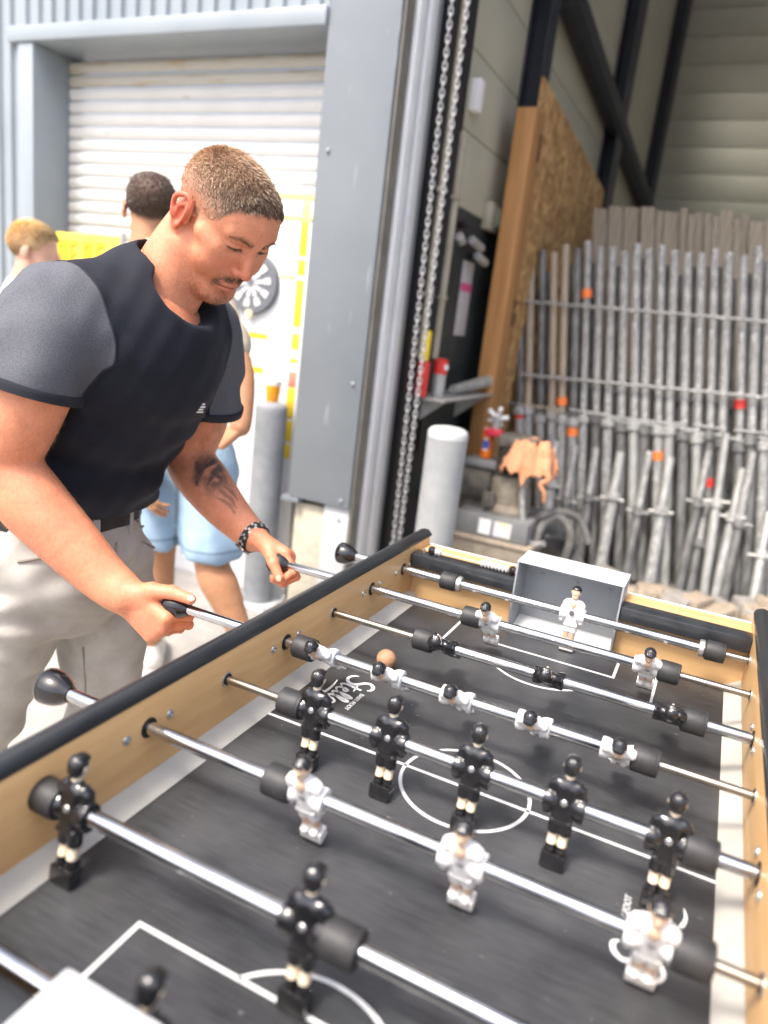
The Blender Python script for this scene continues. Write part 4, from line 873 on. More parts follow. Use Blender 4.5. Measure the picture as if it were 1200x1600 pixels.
# ball
bl = MB(); n = 16; vs = [(-0.230+0.0172*math.sin(math.pi*a/n)*math.cos(2*math.pi*b/24), 0.2415+0.0172*math.sin(math.pi*a/n)*math.sin(2*math.pi*b/24), 0.0172+0.0172*math.cos(math.pi*a/n)) for a in range(1, n) for b in range(24)]
vs += [(-0.230, 0.2415, 0.0344), (-0.230, 0.2415, 0.0)]
bl.add(vs, [((a)*24+b, (a)*24+(b+1) % 24, (a+1)*24+(b+1) % 24, (a+1)*24+b) for a in range(n-2) for b in range(24)]+[(len(vs)-2, b, (b+1) % 24) for b in range(24)]+[(len(vs)-1, (n-2)*24+(b+1) % 24, (n-2)*24+b) for b in range(24)])
single('ball', bl, mat('cork_ball', (0.34, 0.175, 0.095), 0.7, 0.0, (0.45, 0.255, 0.15), 160, bump=0.0003, bscale=700), 'small brown cork ball lying on the black pitch', 'ball', angle=180)
# ------------------------------------------------------------------ the player: body, clothes, hair, watch
HM = np.array(((-0.199, 0.740, 0.643), (-0.979, -0.121, -0.164), (-0.043, -0.662, 0.749))); HO = np.array((-0.672, 0.295, 0.709))
_q, _rr = np.linalg.qr(HM); HM = _q*np.sign(np.diag(_rr))
def h2w(P): return HO+np.asarray(P, float) @ HM.T
def w2h(P): return (np.asarray(P, float)-HO) @ HM
def head_field(G, neck=True, nb=(-0.785, 0.262, 0.560)):
    G.ell((0, -0.010, 0.040), (0.0765, 0.094, 0.073), k=0.01)
    G.ell((0, 0.040, 0.046), (0.0655, 0.052, 0.056), k=0.025)
    G.ell((0, 0.040, -0.020), (0.0620, 0.052, 0.072), k=0.025)
    for s in (-1, 1):
        G.cap((s*0.055, 0.005, -0.050), (s*0.022, 0.068, -0.094), 0.025, 0.020, 0.022)
        G.ell((s*0.043, 0.055, -0.026), (0.027, 0.029, 0.032), k=0.018)
        G.cap((s*0.010, 0.0865, 0.040), (s*0.046, 0.073, 0.040), 0.0085, 0.0075, 0.012)
        G.cap((s*0.062, 0.035, 0.005), (s*0.050, 0.062, 0.002), 0.016, 0.014, 0.015)
    G.ell((0, 0.074, -0.097), (0.025, 0.020, 0.019), k=0.014)
    for s in (-1, 1): G.ell((s*0.031, 0.099, 0.019), (0.020, 0.016, 0.0115), k=0.010, op='sub')
    for s in (-1, 1):
        G.ell((s*0.0315, 0.0755, 0.0195), (0.0160, 0.0130, 0.0125), k=0.003)
        G.cap((s*0.018, 0.0872, 0.0155), (s*0.0455, 0.0790, 0.0150), 0.0014, 0.0014, 0.002, op='sub')
    G.cap((0, 0.084, 0.030), (0, 0.106, -0.014), 0.0085, 0.0100, 0.010)
    G.ell((0, 0.1080, -0.0200), (0.0105, 0.0105, 0.0090), k=0.005)
    for s in (-1, 1): G.ell((s*0.0120, 0.0960, -0.0235), (0.0075, 0.0095, 0.0075), k=0.004)
    for s in (-1, 1): G.ell((s*0.0058, 0.1030, -0.0300), (0.0034, 0.0052, 0.0030), k=0.002, op='sub')
    G.ell((0, 0.076, -0.052), (0.030, 0.020, 0.022), k=0.012)
    G.chain([(-0.024, 0.0835, -0.0615), (-0.008, 0.0945, -0.0550), (0, 0.0945, -0.0560), (0.008, 0.0945, -0.0550), (0.024, 0.0835, -0.0615)], [0.003, 0.0048, 0.0046, 0.0048, 0.003], 14, 0.004)
    G.chain([(-0.021, 0.0840, -0.0665), (0, 0.0925, -0.0668), (0.021, 0.0840, -0.0665)], [0.0038, 0.0060, 0.0038], 12, 0.004)
    G.chain([(-0.026, 0.0865, -0.0640), (-0.012, 0.0965, -0.0612), (0, 0.1000, -0.0604), (0.012, 0.0965, -0.0612), (0.026, 0.0865, -0.0640)], [0.0013, 0.0016, 0.0017, 0.0016, 0.0013], 14, 0.002, op='sub')
    G.ell((0, 0.092, -0.080), (0.018, 0.008, 0.006), k=0.010, op='sub')
    for s in (-1, 1):                                       # ears
        Re = np.array(((0.90, s*0.43, 0), (-s*0.43, 0.90, 0), (0, 0, 1)))
        G.ell((s*0.0795, -0.010, 0.000), (0.0075, 0.0190, 0.0310), Re, k=0.004)
        G.ell((s*0.0885, -0.006, 0.002), (0.0070, 0.0110, 0.0205), Re, k=0.003, op='sub')
        G.chain([(s*0.0770, 0.004, 0.006), (s*0.0810, 0.004, 0.026), (s*0.0855, -0.012, 0.033), (s*0.0900, -0.028, 0.018), (s*0.0870, -0.024, -0.006), (s*0.0790, -0.010, -0.026), (s*0.0755, 0.000, -0.030)], [0.0030, 0.0036, 0.0042, 0.0044, 0.0040, 0.0056, 0.0042], 24, 0.002)
        G.chain([(s*0.0840, -0.018, -0.008), (s*0.0845, -0.017, 0.008), (s*0.0830, -0.008, 0.018)], [0.003, 0.0034, 0.003], 8, 0.003)
        G.ell((s*0.0775, 0.005, -0.004), (0.0045, 0.0045, 0.0070), k=0.003)
    if neck:
        b = w2h(nb); m_ = w2h((-0.742, 0.277, 0.645))
        G.chain([(0, -0.020, -0.012), m_, b, b+(b-m_)*0.5], [0.057, 0.0545, 0.063, 0.085], 10, 0.02)
        G.cap((0.052, -0.020, -0.030), w2h((-0.742, 0.245, 0.560)), 0.015, 0.012, 0.02)
        G.cap((-0.052, -0.020, -0.030), w2h((-0.725, 0.285, 0.560)), 0.015, 0.012, 0.02)
def finger(G, base, d, n, lens, curls, r0, k=0.004, spread=None):
    p = np.asarray(base, float); a = 0.0; r = r0; d = nrm(d); pts = [p]
    for i, (l, c) in enumerate(zip(lens, curls)):
        a += math.radians(c); dr = math.cos(a)*d+math.sin(a)*n
        if spread is not None: dr = nrm(dr+spread)
        q = p+dr*l; G.cap(p, q, r*0.98, r*0.90, 0.0016 if i else 0.006); G.ell(q, (r*1.04,)*3, k=0.001)
        p = q; r *= 0.93; pts.append(p)
    return pts
def hand(G, wrist, d, n, right, curl, lens_k=1.0, thumb=None):
    d = nrm(d); n = nrm(np.asarray(n, float)-d*(np.asarray(n, float)@d)); t = np.cross(d, n) if right else np.cross(n, d)
    w = np.asarray(wrist, float); mc = w+d*0.086
    R = np.array([t, n, d]).T
    for off, r in ((0.029, 0.0125), (0.010, 0.0130), (-0.009, 0.0125), (-0.027, 0.0115)):
        G.cap(w+t*off*0.55+d*0.006, mc+t*off-d*abs(off-0.008)*0.25, 0.0150, r, 0.012)
    G.ell(w+d*0.045-n*-0.004, (0.036, 0.0135, 0.046), R, k=0.012)
    tips = []
    for j, (off, ls, r) in enumerate(((0.029, (0.043, 0.026, 0.020), 0.0090), (0.010, (0.047, 0.030, 0.021), 0.0092), (-0.009, (0.044, 0.028, 0.020), 0.0088), (-0.027, (0.035, 0.021, 0.018), 0.0080))):
        b = mc+t*off-d*abs(off-0.008)*0.25
        tips.append(finger(G, b, d, n, [l*lens_k for l in ls], curl[j], r))
    if thumb is not None:
        th = [np.asarray(q, float) for q in thumb]
        G.cap(w+d*0.015+t*0.016, th[0], 0.0165, 0.0145, 0.014); G.cap(th[0], th[1], 0.0135, 0.0112, 0.006); G.cap(th[1], th[2], 0.0112, 0.0092, 0.003); G.ell(th[1], (0.0115,)*3, k=0.003)
    return tips, t
NB = (-0.80, 0.262, 0.56)
parts_body = []
Gh = SDF((-0.105, -0.135, -0.24), (0.105, 0.135, 0.145), 0.0017); head_field(Gh); hv, hf = Gh.poly(); nv_head = len(hv)
parts_body.append((h2w(hv), hf))
RA = np.array([(-0.800, 0.050, 0.520), (-0.806, 0.012, 0.425), (-0.828, -0.010, 0.345), (-0.842, -0.016, 0.280), (-0.795, -0.002, 0.222), (-0.733, 0.022, 0.158), (-0.675, 0.040, 0.106), (-0.632, 0.047, 0.084)])
RR = [0.050, 0.064, 0.062, 0.052, 0.0520, 0.0455, 0.036, 0.0300]
LA = np.array([(-0.785, 0.420, 0.510), (-0.798, 0.442, 0.420), (-0.820, 0.452, 0.325), (-0.848, 0.456, 0.232), (-0.795, 0.445, 0.190), (-0.728, 0.426, 0.153), (-0.672, 0.411, 0.128), (-0.622, 0.400, 0.108)])
LR = [0.048, 0.058, 0.056, 0.0490, 0.0510, 0.0430, 0.0340, 0.0285]
G = SDF((-0.96, -0.10, -0.03), (-0.46, 0.16, 0.62), 0.0020)
G.chain(RA, RR, 26, 0.012); pass
hand(G, (-0.634, 0.047, 0.085), (0.83, 0.10, -0.54), (0.0, 1.0, 0.10), True, ((62, 80, 60), (62, 84, 60), (66, 84, 60), (72, 84, 60)), 1.0,
     thumb=[(-0.582, 0.052, 0.104), (-0.546, 0.060, 0.109), (-0.513, 0.066, 0.104)])
ra_poly = G.poly(); parts_body.append(ra_poly)
G = SDF((-0.93, 0.30, -0.03), (-0.46, 0.54, 0.62), 0.0020)
G.chain(LA, LR, 26, 0.012)
hand(G, (-0.620, 0.400, 0.110), (0.95, 0.10, -0.28), (-0.20, -0.50, -0.84), False, ((34, 80, 50), (40, 84, 50), (46, 84, 50), (52, 84, 50)), 1.0,
     thumb=[(-0.568, 0.372, 0.102), (-0.542, 0.352, 0.086), (-0.522, 0.347, 0.062)])
la_poly = G.poly(); parts_body.append(la_poly)
def torso_field(G, g=0.0):                                  # g: how far the clothing stands off
    fx = ((0.95, 0, -0.30), 0.74)
    G.cap((-0.965, 0.222, 0.06), (-0.935, 0.226, 0.22), 0.156+g, 0.160+g, 0.03, flat=((1, 0, -0.15), 0.80))
    G.cap((-0.905, 0.228, 0.27), (-0.805, 0.240, 0.445), 0.168+g, 0.180+g, 0.05, flat=fx)
    G.cap((-0.815, 0.075, 0.515), (-0.795, 0.400, 0.510), 0.072+g, 0.070+g, 0.05)
    G.cap((-0.795, 0.262, 0.585), (-0.825, 0.085, 0.530), 0.052+g, 0.062+g, 0.04); G.cap((-0.795, 0.272, 0.580), (-0.795, 0.40, 0.525), 0.050+g, 0.060+g, 0.04)
    G.cap((-0.800, 0.245, 0.44), (-0.800, 0.262, 0.585), 0.105+g, 0.070+g, 0.05)
G = SDF((-1.12, 0.0, -0.10), (-0.58, 0.50, 0.66), 0.006); torso_field(G, -0.028)
for P in ([(-0.93, 0.14, 0.02), (-0.96, 0.115, -0.33), (-1.05, 0.085, -0.70)], [(-0.93, 0.31, 0.02), (-0.945, 0.335, -0.35), (-0.965, 0.36, -0.70)]): pass
parts_body.append(G.poly())
G = SDF((-1.38, -0.05, -0.80), (-0.80, 0.50, 0.10), 0.008)
RLEG = [(-0.982, 0.13, 0.02), (-1.078, 0.095, -0.33), (-1.25, 0.055, -0.72)]; LLEG = [(-0.958, 0.31, 0.02), (-0.962, 0.335, -0.35), (-0.968, 0.355, -0.72)]
for P in (RLEG, LLEG): G.chain(P, [0.085, 0.055, 0.04], 14, 0.02)
parts_body.append(G.poly())
SKIN = np.array((0.72, 0.305, 0.170))
def sm(x, a, b): t = np.clip((x-a)/(b-a), 0, 1); return t*t*(3-2*t)
HAIRC = np.array((0.160, 0.108, 0.070))
def hair_mask(L):                                           # head-local points -> 0..1
    x, y, z = np.abs(L[:, 0]), L[:, 1], L[:, 2]
    line = np.interp(y, [-0.12, -0.085, -0.05, -0.028, -0.014, 0.008, 0.020, 0.030, 0.045, 0.056, 0.062, 0.075, 0.10], [-0.050, -0.045, -0.028, -0.010, 0.030, 0.008, 0.004, 0.016, 0.034, 0.044, 0.074, 0.089, 0.094])
    line = line+0.016*sm(x, 0.045, 0.02)*(y > 0.05)*-0.2
    return sm(z-line+0.016*(fbm(L, 260, 3)-0.5), -0.004, 0.009)
TAT = [(0.06, 1.15, 0.085, -0.35, 0.012, .95), (0.075, 1.2, 0.115, -0.1, 0.010, .9), (0.055, 0.1, 0.10, -0.55, 0.009, .85), (0.10, 1.0, 0.135, 0.15, 0.007, .7), (0.08, -0.45, 0.13, 0.0, 0.006, .6), (0.12, 0.3, 0.18, 0.75, 0.004, .6), (0.13, 0.0, 0.20, 0.3, 0.004, .55), (0.15, -0.3, 0.21, 0.0, 0.003, .5)]
def body_color(V):
    C = np.tile(SKIN, (len(V), 1)); nz = fbm(V, 60, 1); C *= (0.90+0.20*nz)[:, None]; n2 = sm(fbm(V, 22, 6), 0.42, 0.66); C = C*(1-0.22*n2[:, None])+np.array((0.60, 0.17, 0.095))*0.22*n2[:, None]; n3 = sm(fbm(V, 300, 14, 2), 0.70, 0.80); C *= (1-0.16*n3)[:, None]
    L = w2h(V[:nv_head]); c = C[:nv_head]; x, y, z = np.abs(L[:, 0]), L[:, 1], L[:, 2]
    def mix(m_, col): c[:] = c*(1-m_[:, None])+np.asarray(col)*m_[:, None]
    g = lambda p, r: np.exp(-(((x-p[0])/r[0])**2+((y-p[1])/r[1])**2+((z-p[2])/r[2])**2))
    mix(0.45*g((0.047, 0.07, -0.022), (0.022, 0.04, 0.02)), (0.52, 0.125, 0.075)); mix(0.45*g((0, 0.11, -0.018), (0.02, 0.02, 0.016)), (0.52, 0.13, 0.08))
    mix(0.65*sm(x, 0.0765, 0.084)*sm(z, -0.038, -0.030)*sm(z, 0.05, 0.04)*sm(np.abs(y+0.010), 0.040, 0.026), (0.60, 0.10, 0.055))
    st = fbm(L, 420, 5)
    beard = np.maximum.reduce([0.50*g((0, 0.085, -0.096), (0.018, 0.03, 0.012)), 0.50*g((0, 0.096, -0.078), (0.008, 0.02, 0.007)), 0.80*g((0.013, 0.098, -0.0435), (0.014, 0.02, 0.0055)), 0.65*g((0.029, 0.088, -0.058), (0.006, 0.02, 0.016)), 0.42*g((0.030, 0.060, -0.098), (0.03, 0.05, 0.013))])
    mix(np.clip(beard*(0.75+0.9*(st > 0.5)), 0, 0.92)*(z < -0.036), (0.11, 0.055, 0.027))
    mix(np.clip(0.14*sm(z, -0.02, -0.06)*sm(y, -0.02, 0.03)*(st > 0.52), 0, 1), (0.22, 0.12, 0.07))
    lip = np.maximum(g((0, 0.094, -0.0555), (0.021, 0.02, 0.0042)), g((0, 0.092, -0.0655), (0.018, 0.02, 0.0048))); mix(np.clip(lip*0.85, 0, 0.8), (0.46, 0.135, 0.10))
    mix(0.9*np.exp(-((z+0.0604+5.0*x*x)/0.0016)**2)*(x < 0.025)*(y > 0.08), (0.12, 0.035, 0.03))
    bl_ = np.interp(x, [0.010, 0.020, 0.036, 0.050], [0.0335, 0.0370, 0.0400, 0.0350]); bw = np.interp(x, [0.008, 0.016, 0.036, 0.052], [0.003, 0.0052, 0.0042, 0.0015])
    mix(np.clip(1.3*np.exp(-((z-bl_)/bw)**2), 0, 0.50)*(x > 0.009)*(x < 0.053)*(y > 0.05)*(0.6+0.4*(st > 0.45)), (0.13, 0.068, 0.036))
    mix(0.55*g((0.031, 0.085, 0.014), (0.018, 0.02, 0.006)), (0.33, 0.11, 0.075))  # shading under the eyes painted into the skin
    q_ = np.clip(1-((x-0.0312)/0.0148)**2, 0, 1); zc_ = 0.0148+0.0010*(x-0.031)/0.015; hh_ = 0.0030*q_; on_ = (q_ > 0)*(y > 0.06)
    mix(on_*(np.abs(z-zc_) < hh_)*1.0, (0.24, 0.18, 0.155)); mix(on_*sm(np.sqrt((x-0.0315)**2+(z-zc_)**2), 0.0062, 0.0050)*(np.abs(z-zc_) < hh_), (0.035, 0.045, 0.05))
    mix(on_*np.clip(1.2*np.exp(-((z-zc_-hh_)/0.0013)**2), 0, 0.95), (0.025, 0.013, 0.010)); mix(on_*0.5*np.exp(-((z-zc_+hh_)/0.0012)**2), (0.25, 0.08, 0.06)); mix(on_*0.45*np.exp(-((z-0.0262)/0.0014)**2), (0.30, 0.10, 0.07))  # lash line, lower lid edge, and painted shade in the lid crease
    hm = hair_mask(L)*(x < 0.0775); up = sm(z, 0.0, 0.07); mix(hm*(0.22+0.55*up), HAIRC*1.0)
    C[:nv_head] = c
    o = nv_head+len(ra_poly[0]); Vl = V[o:o+len(la_poly[0])]; cl = C[o:o+len(la_poly[0])]   # tattoo on the left forearm
    ax_ = nrm(LA[7]-LA[3]); u_ = (Vl-LA[3])@ax_; ppd = Vl-LA[3]-u_[:, None]*ax_; e1 = nrm(np.cross(ax_, (0, 0, 1))); e2 = np.cross(e1, ax_)
    ang = np.arctan2(ppd@e2, ppd@e1); facing = np.arctan2(*( (lambda q: (q@e2, q@e1))(nrm(CAM-LA[5]))))
    da = (ang-facing+math.pi) % (2*math.pi)-math.pi
    tt = np.zeros(len(Vl)); wob = 0.25*(fbm(Vl, 70, 8)-0.5)
    for (u0, a0, u1, a1, wd, st_) in TAT:                     # leaf-like strokes, wide in the middle
        f_ = np.clip((u_-u0)/(u1-u0+1e-9), 0, 1) if abs(u1-u0) > 0.02 else np.clip((da-a0)/(a1-a0), 0, 1)
        pu, pa = u0+(u1-u0)*f_, a0+(a1-a0)*f_+0.18*np.sin(f_*3.1)
        dd = np.sqrt(((u_-pu)/0.9)**2+((da-pa+wob)*0.042)**2); wd2 = wd*2.3; tt = np.maximum(tt, st_*sm(dd, wd2*(0.35+np.sin(np.clip(f_, 0.02, 0.98)*3.1416)), wd2*0.30*np.sin(np.clip(f_, 0.02, 0.98)*3.1416)))
    reg = np.exp(-((u_-0.092)/0.050)**4)*np.exp(-((da-0.40)/0.95)**4); tt = np.maximum(tt, reg*(0.28+0.60*sm(fbm(Vl, 55, 12), 0.44, 0.56)))
    tt = np.clip(tt*(0.75+0.5*fbm(Vl, 160, 9)), 0, 0.92)
    cl[:] = cl*(1-tt[:, None])+np.array((0.028, 0.026, 0.028))*tt[:, None]; C[o:o+len(la_poly[0])] = cl
    for hc, rad in (((-0.56, 0.06, 0.07), 0.10), ((-0.56, 0.38, 0.08), 0.09)):                # ruddier knuckles
        m_ = 0.30*np.exp(-(np.linalg.norm(V-np.array(hc), axis=1)/rad)**4)*sm(nz, 0.4, 0.65); C[:] = C*(1-m_[:, None])+np.array((0.52, 0.15, 0.09))*m_[:, None]
    return C
mt_skin = mat('skin', (1, 1, 1), 0.42, 0.0, (0.92, 0.86, 0.84), 160, attr='tint', sss=0.18, bump=0.0007, bscale=620, spec=0.45)
man = thing('person', 'man in a black and grey t-shirt and pale jeans leaning over the football table', 'person', (-0.96, 0.22, GZ))
mo_ = ORG['person']
body = link('body', sdfmesh('body', parts_body, mt_skin, mo_, body_color, iters=1), man)
# hair: short strands rooted in the scalp
Vh = hv; hm = hair_mask(Vh)
Nr = np.zeros_like(Vh); F4 = np.array([f for f in hf if len(f) == 4])
fn_ = np.cross(Vh[F4[:, 2]]-Vh[F4[:, 0]], Vh[F4[:, 3]]-Vh[F4[:, 1]])
for k in range(4): np.add.at(Nr, F4[:, k], fn_)
Nr /= np.linalg.norm(Nr, axis=1)[:, None]+1e-12
if (Nr*(Vh-np.array((0, 0, 0.03)))).sum(1).mean() < 0: Nr = -Nr
cand = np.where((hm > 0.5) & (np.abs(Vh[:, 0]) < 0.0785) & (Vh[:, 2] > -0.062))[0]
prob = 0.12+0.88*sm(Vh[cand, 2], 0.01, 0.075); prob /= prob.sum()
def make_hair(Vh, Nr, cand, prob, count, top_len, side_len, seed, xf, off, name, M, parent, widen=1.0):
    g_ = np.random.default_rng(seed); I = g_.choice(cand, count, p=prob); P = Vh[I]+g_.normal(0, 0.0007, (count, 3)); N = Nr[I]
    up = sm(P[:, 2], 0.045, 0.105); Ln = (side_len+(top_len-side_len)*up)*g_.uniform(0.65, 1.25, count)
    clump = np.stack([fbm(P, 90, 11+j)-0.5 for j in range(3)], 1)
    flow = np.stack([0.25*P[:, 0]/0.07, np.full(count, 0.9), -0.55+0.0*P[:, 2]], 1)*0.9+clump*1.3
    flow -= N*(flow*N).sum(1)[:, None]; flow /= np.linalg.norm(flow, axis=1)[:, None]+1e-9
    lift = (0.28+0.34*up*g_.uniform(0.4, 1.2, count))[:, None]
    d1 = N*lift+flow*0.8+g_.normal(0, 0.16, (count, 3)); d1 /= np.linalg.norm(d1, axis=1)[:, None]
    d2 = d1+flow*0.55-N*0.22; d2 /= np.linalg.norm(d2, axis=1)[:, None]
    wv = np.cross(d1, g_.normal(0, 1, (count, 3))); wv /= np.linalg.norm(wv, axis=1)[:, None]; wd = g_.uniform(0.00035, 0.0006, count)[:, None]*widen
    B0 = P-N*0.0012; M1 = P+d1*Ln[:, None]*0.55; T = M1+d2*Ln[:, None]*0.45
    V = np.stack([B0-wv*wd, B0+wv*wd, M1-wv*wd*0.8, M1+wv*wd*0.8, T], 1).reshape(-1, 3)
    F = []
    for i in range(count): o = i*5; F += [(o, o+1, o+3, o+2), (o+2, o+3, o+4)]
    me = bpy.data.meshes.new(name); me.from_pydata((xf(V)-np.asarray(off)).tolist(), [], F); me.materials.append(M)
    tone = np.repeat(g_.uniform(0.6, 1.5, count)*(0.75+0.5*fbm(P, 60, 21)), 5); C = np.ones((len(V), 4)); sc = np.repeat(sm(P[:, 1], 0.02, 0.08)*up, 5)
    bk = np.repeat(sm(P[:, 1], 0.05, -0.06)*sm(P[:, 2], 0.0, 0.06), 5); C[:, :3] = (HAIRC*1.45)[None, :]*tone[:, None]*(1-0.55*sc[:, None])*(1+1.3*bk[:, None])  # rim light painted into the tint: paler at the back top, darker in front
    at = me.color_attributes.new('tint', 'FLOAT_COLOR', 'POINT'); at.data.foreach_set('color', C.astype(np.float32).ravel()); me.shade_smooth()
    return link(name, me, parent)
mt_hair = mat('hair', (0.1, 0.06, 0.04), 0.42, attr='tint', spec=0.5)
make_hair(Vh, Nr, cand, prob, 20000, 0.0135, 0.0030, 3, h2w, mo_, 'hair', mt_hair, man)
# lashes and brows as fine hairs
g_ = np.random.default_rng(8); V = []; F = []
def hairlet(p, d, l, w_):
    a, b = frame(d); o = len(V); V.extend([p-a*w_, p+a*w_, p+nrm(d)*l]); F.append((o, o+1, o+2))
for s in (-1, 1):
    for i in range(34):
        u = i/33; x = 0.0175+u*0.0285; p = np.array((s*x, 0.0878-0.0088*u-0.0005, 0.0165)); hairlet(p, np.array((s*(0.2+0.7*u), 1.0, -0.55))+g_.normal(0, .1, 3), 0.0042*(0.5+0.5*u), 0.00022)
    for i in range(130):
        u = g_.random(); x = 0.010+u*0.042; z = np.interp(x, [0.010, 0.020, 0.036, 0.052], [0.0335, 0.0370, 0.0400, 0.0350])+g_.normal(0, 0.0017*(1.2-u))
        yy = 0.0955-0.35*max(0, x-0.01)-0.0008; j = np.argmin((Vh[:, 0]-s*x)**2+(Vh[:, 2]-z)**2-10*(Vh[:, 1] > 0.04)); hairlet(Vh[j]-Nr[j]*0.0004, np.array((s*1.0, 0.25, 0.35))+Nr[j]*0.5+g_.normal(0, .2, 3), 0.0065, 0.00032)
bx_, by_, bz_ = np.abs(Vh[:, 0]), Vh[:, 1], Vh[:, 2]; gb_ = lambda p, r: np.exp(-(((bx_-p[0])/r[0])**2+((by_-p[1])/r[1])**2+((bz_-p[2])/r[2])**2))
bw_ = np.maximum.reduce([0.55*gb_((0, 0.085, -0.098), (0.018, 0.03, 0.012)), 0.6*gb_((0, 0.096, -0.078), (0.007, 0.02, 0.007)), 1.3*gb_((0.013, 0.098, -0.0440), (0.014, 0.02, 0.0055)), 0.5*gb_((0.028, 0.088, -0.058), (0.004, 0.02, 0.010))])*(bz_ < -0.037)
bi = g_.choice(len(Vh), 1100, p=bw_**1.5/(bw_**1.5).sum())
for j in bi: hairlet(Vh[j]-Nr[j]*0.0004+g_.normal(0, 0.0006, 3), np.array((np.sign(Vh[j, 0])*0.5, 0.2, -1.0))+Nr[j]*0.55+g_.normal(0, .25, 3), g_.uniform(0.003, 0.0055), 0.00026)
me = bpy.data.meshes.new('brow_hair'); me.from_pydata((h2w(np.array(V))-np.asarray(mo_)).tolist(), [], F); me.materials.append(mat('brow_hair', (0.15, 0.085, 0.045), 0.5)); link('brow_hair', me, man)['kind'] = 'stuff'

mt_nail = mat('nail', (0.70, 0.36, 0.25), 0.25, spec=0.6)
def nail(a, b, up_):
    a, b = np.asarray(a, float), np.asarray(b, float); d_ = nrm(b-a); n_ = nrm(np.asarray(up_, float)-d_*(np.asarray(up_, float)@d_)); c_ = b+d_*0.0025+n_*0.0072
    G = SDF(c_-0.016, c_+0.016, 0.0009); R_ = np.array([np.cross(d_, n_), d_, n_]).T; G.ell(c_, (0.0058, 0.0078, 0.0024), R_, k=0.0); link('thumb_nail', sdfmesh('thumb_nail', [G.poly()], mt_nail, mo_), man)
nail((-0.546, 0.060, 0.109), (-0.513, 0.066, 0.104), (0.1, -0.75, 0.65)); nail((-0.542, 0.352, 0.086), (-0.522, 0.347, 0.062), (0.25, -0.9, 0.2))
V = []; F = []
for (pv, pf), A_ in ((ra_poly, RA), (la_poly, LA)):
    cen = pv[(pv[:, 2] < 0.36) & (pv[:, 2] > 0.07) & (pv[:, 0] < -0.64)]; pick = cen[g_.choice(len(cen), 2600)]
    for p in pick:
        t_ = [np.clip((p-A_[i])@(A_[i+1]-A_[i])/((A_[i+1]-A_[i])@(A_[i+1]-A_[i])), 0, 1) for i in range(len(A_)-1)]; qs_ = [A_[i]+(A_[i+1]-A_[i])*t_[i] for i in range(len(A_)-1)]
        k_ = int(np.argmin([np.linalg.norm(p-q) for q in qs_])); n_ = nrm(p-qs_[k_]); hairlet(p, nrm(A_[k_+1]-A_[k_])*0.9+n_*0.45+np.array((0, 0, -0.3))+g_.normal(0, .25, 3), g_.uniform(0.005, 0.010), 0.00013)
me = bpy.data.meshes.new('arm_hair'); me.from_pydata((np.array(V)-np.asarray(mo_)).tolist(), [], F); me.materials.append(mat('arm_hair', (0.50, 0.30, 0.14), 0.4)); link('arm_hair', me, man)['kind'] = 'stuff'
# clothes
def surf(G, p, d):                                          # march along d until the field is left
    p = np.asarray(p, float); d = nrm(d)
    for _ in range(400):
        i = np.round((p-G.lo)/G.vox).astype(int)
        if np.any(i < 0) or np.any(i >= G.n) or G.D[tuple(i)] > -0.0005: break
        p = p+d*0.002
    return p
mt_shirt = mat('black_jersey', (0.0055, 0.0068, 0.0125), 0.80, 0.0, (0.0095, 0.0118, 0.020), 14, bump=0.0006, bscale=420, spec=0.3)
mt_shirt.node_tree.nodes['Principled BSDF'].inputs['Sheen Weight'].default_value = 0.06; mt_shirt.node_tree.nodes['Principled BSDF'].inputs['Sheen Tint'].default_value = (0.6, 0.7, 0.9, 1)
mt_heather = mat('heather_sleeve', (0.045, 0.050, 0.066), 0.88, 0.0, (0.115, 0.122, 0.145), 300, bump=0.0005, bscale=420, detail=2, spec=0.3)
mt_hem = mat('navy_hem', (0.012, 0.014, 0.022), 0.85, bump=0.0005, bscale=500)
def shirt_folds(X, Y, Z):
    f = 0.0070*np.sin((X+0.85)*26+(Z-0.3)*52+3*np.sin(Y*9))*np.clip((0.46-Z)/0.2, 0, 1)
    f = f+0.0085*np.sin(Z*58+Y*22+2.2*np.sin(X*14+Y*6))*np.exp(-((Z-0.235)/0.085)**2)
    f = f+0.0032*np.sin((Y-0.1)*70+(Z-0.5)*60)*np.exp(-(((Y-0.09)/0.08)**2+((Z-0.47)/0.07)**2))
    return f+0.0020*np.sin(X*80+Y*60)*np.sin(Z*70-Y*40)
SLO, SHI, SVX = (-1.13, -0.14, 0.06), (-0.58, 0.58, 0.68), 0.0040
G = SDF(SLO, SHI, SVX); torso_field(G, 0.006)
G.disp(shirt_folds); G.plane((-0.84, 0.2, 0.150), (-0.25, 0.0, -1), 0.006); DT = G.D.copy()
mt_sleeve = mat('heather_sleeve_tint', (0.075, 0.080, 0.094), 0.88, 0.0, (0.125, 0.130, 0.146), 600, bump=0.0005, bscale=420, detail=2, spec=0.3, attr='tint')
def sleeve(P, R, c, n, ri):
    S = SDF(SLO, SHI, SVX); S.chain(P, R, 14, 0.015)
    S.disp(lambda X, Y, Z: 0.0026*np.sin(Z*30+X*62+Y*34+2.2*np.sin(Z*21+Y*9))+0.0016*np.sin(Z*48-X*90+Y*40+1.5*np.sin(X*33))+0.004*np.sin((Z-0.4)*38+(X+0.8)*30)*np.exp(-((X+0.76)/0.05)**2))
    S.plane(c, n, 0.003); S.cap(c+n*(ri-0.012), c+n*(ri+0.06), ri, ri+0.004, 0.003, op='sub'); return S
cR = np.array((-0.812, 0.004, 0.400)); nR = nrm((-0.15, -0.20, -1.0)); cL = np.array((-0.808, 0.447, 0.352)); nL = nrm((-0.30, 0.10, -1.0))
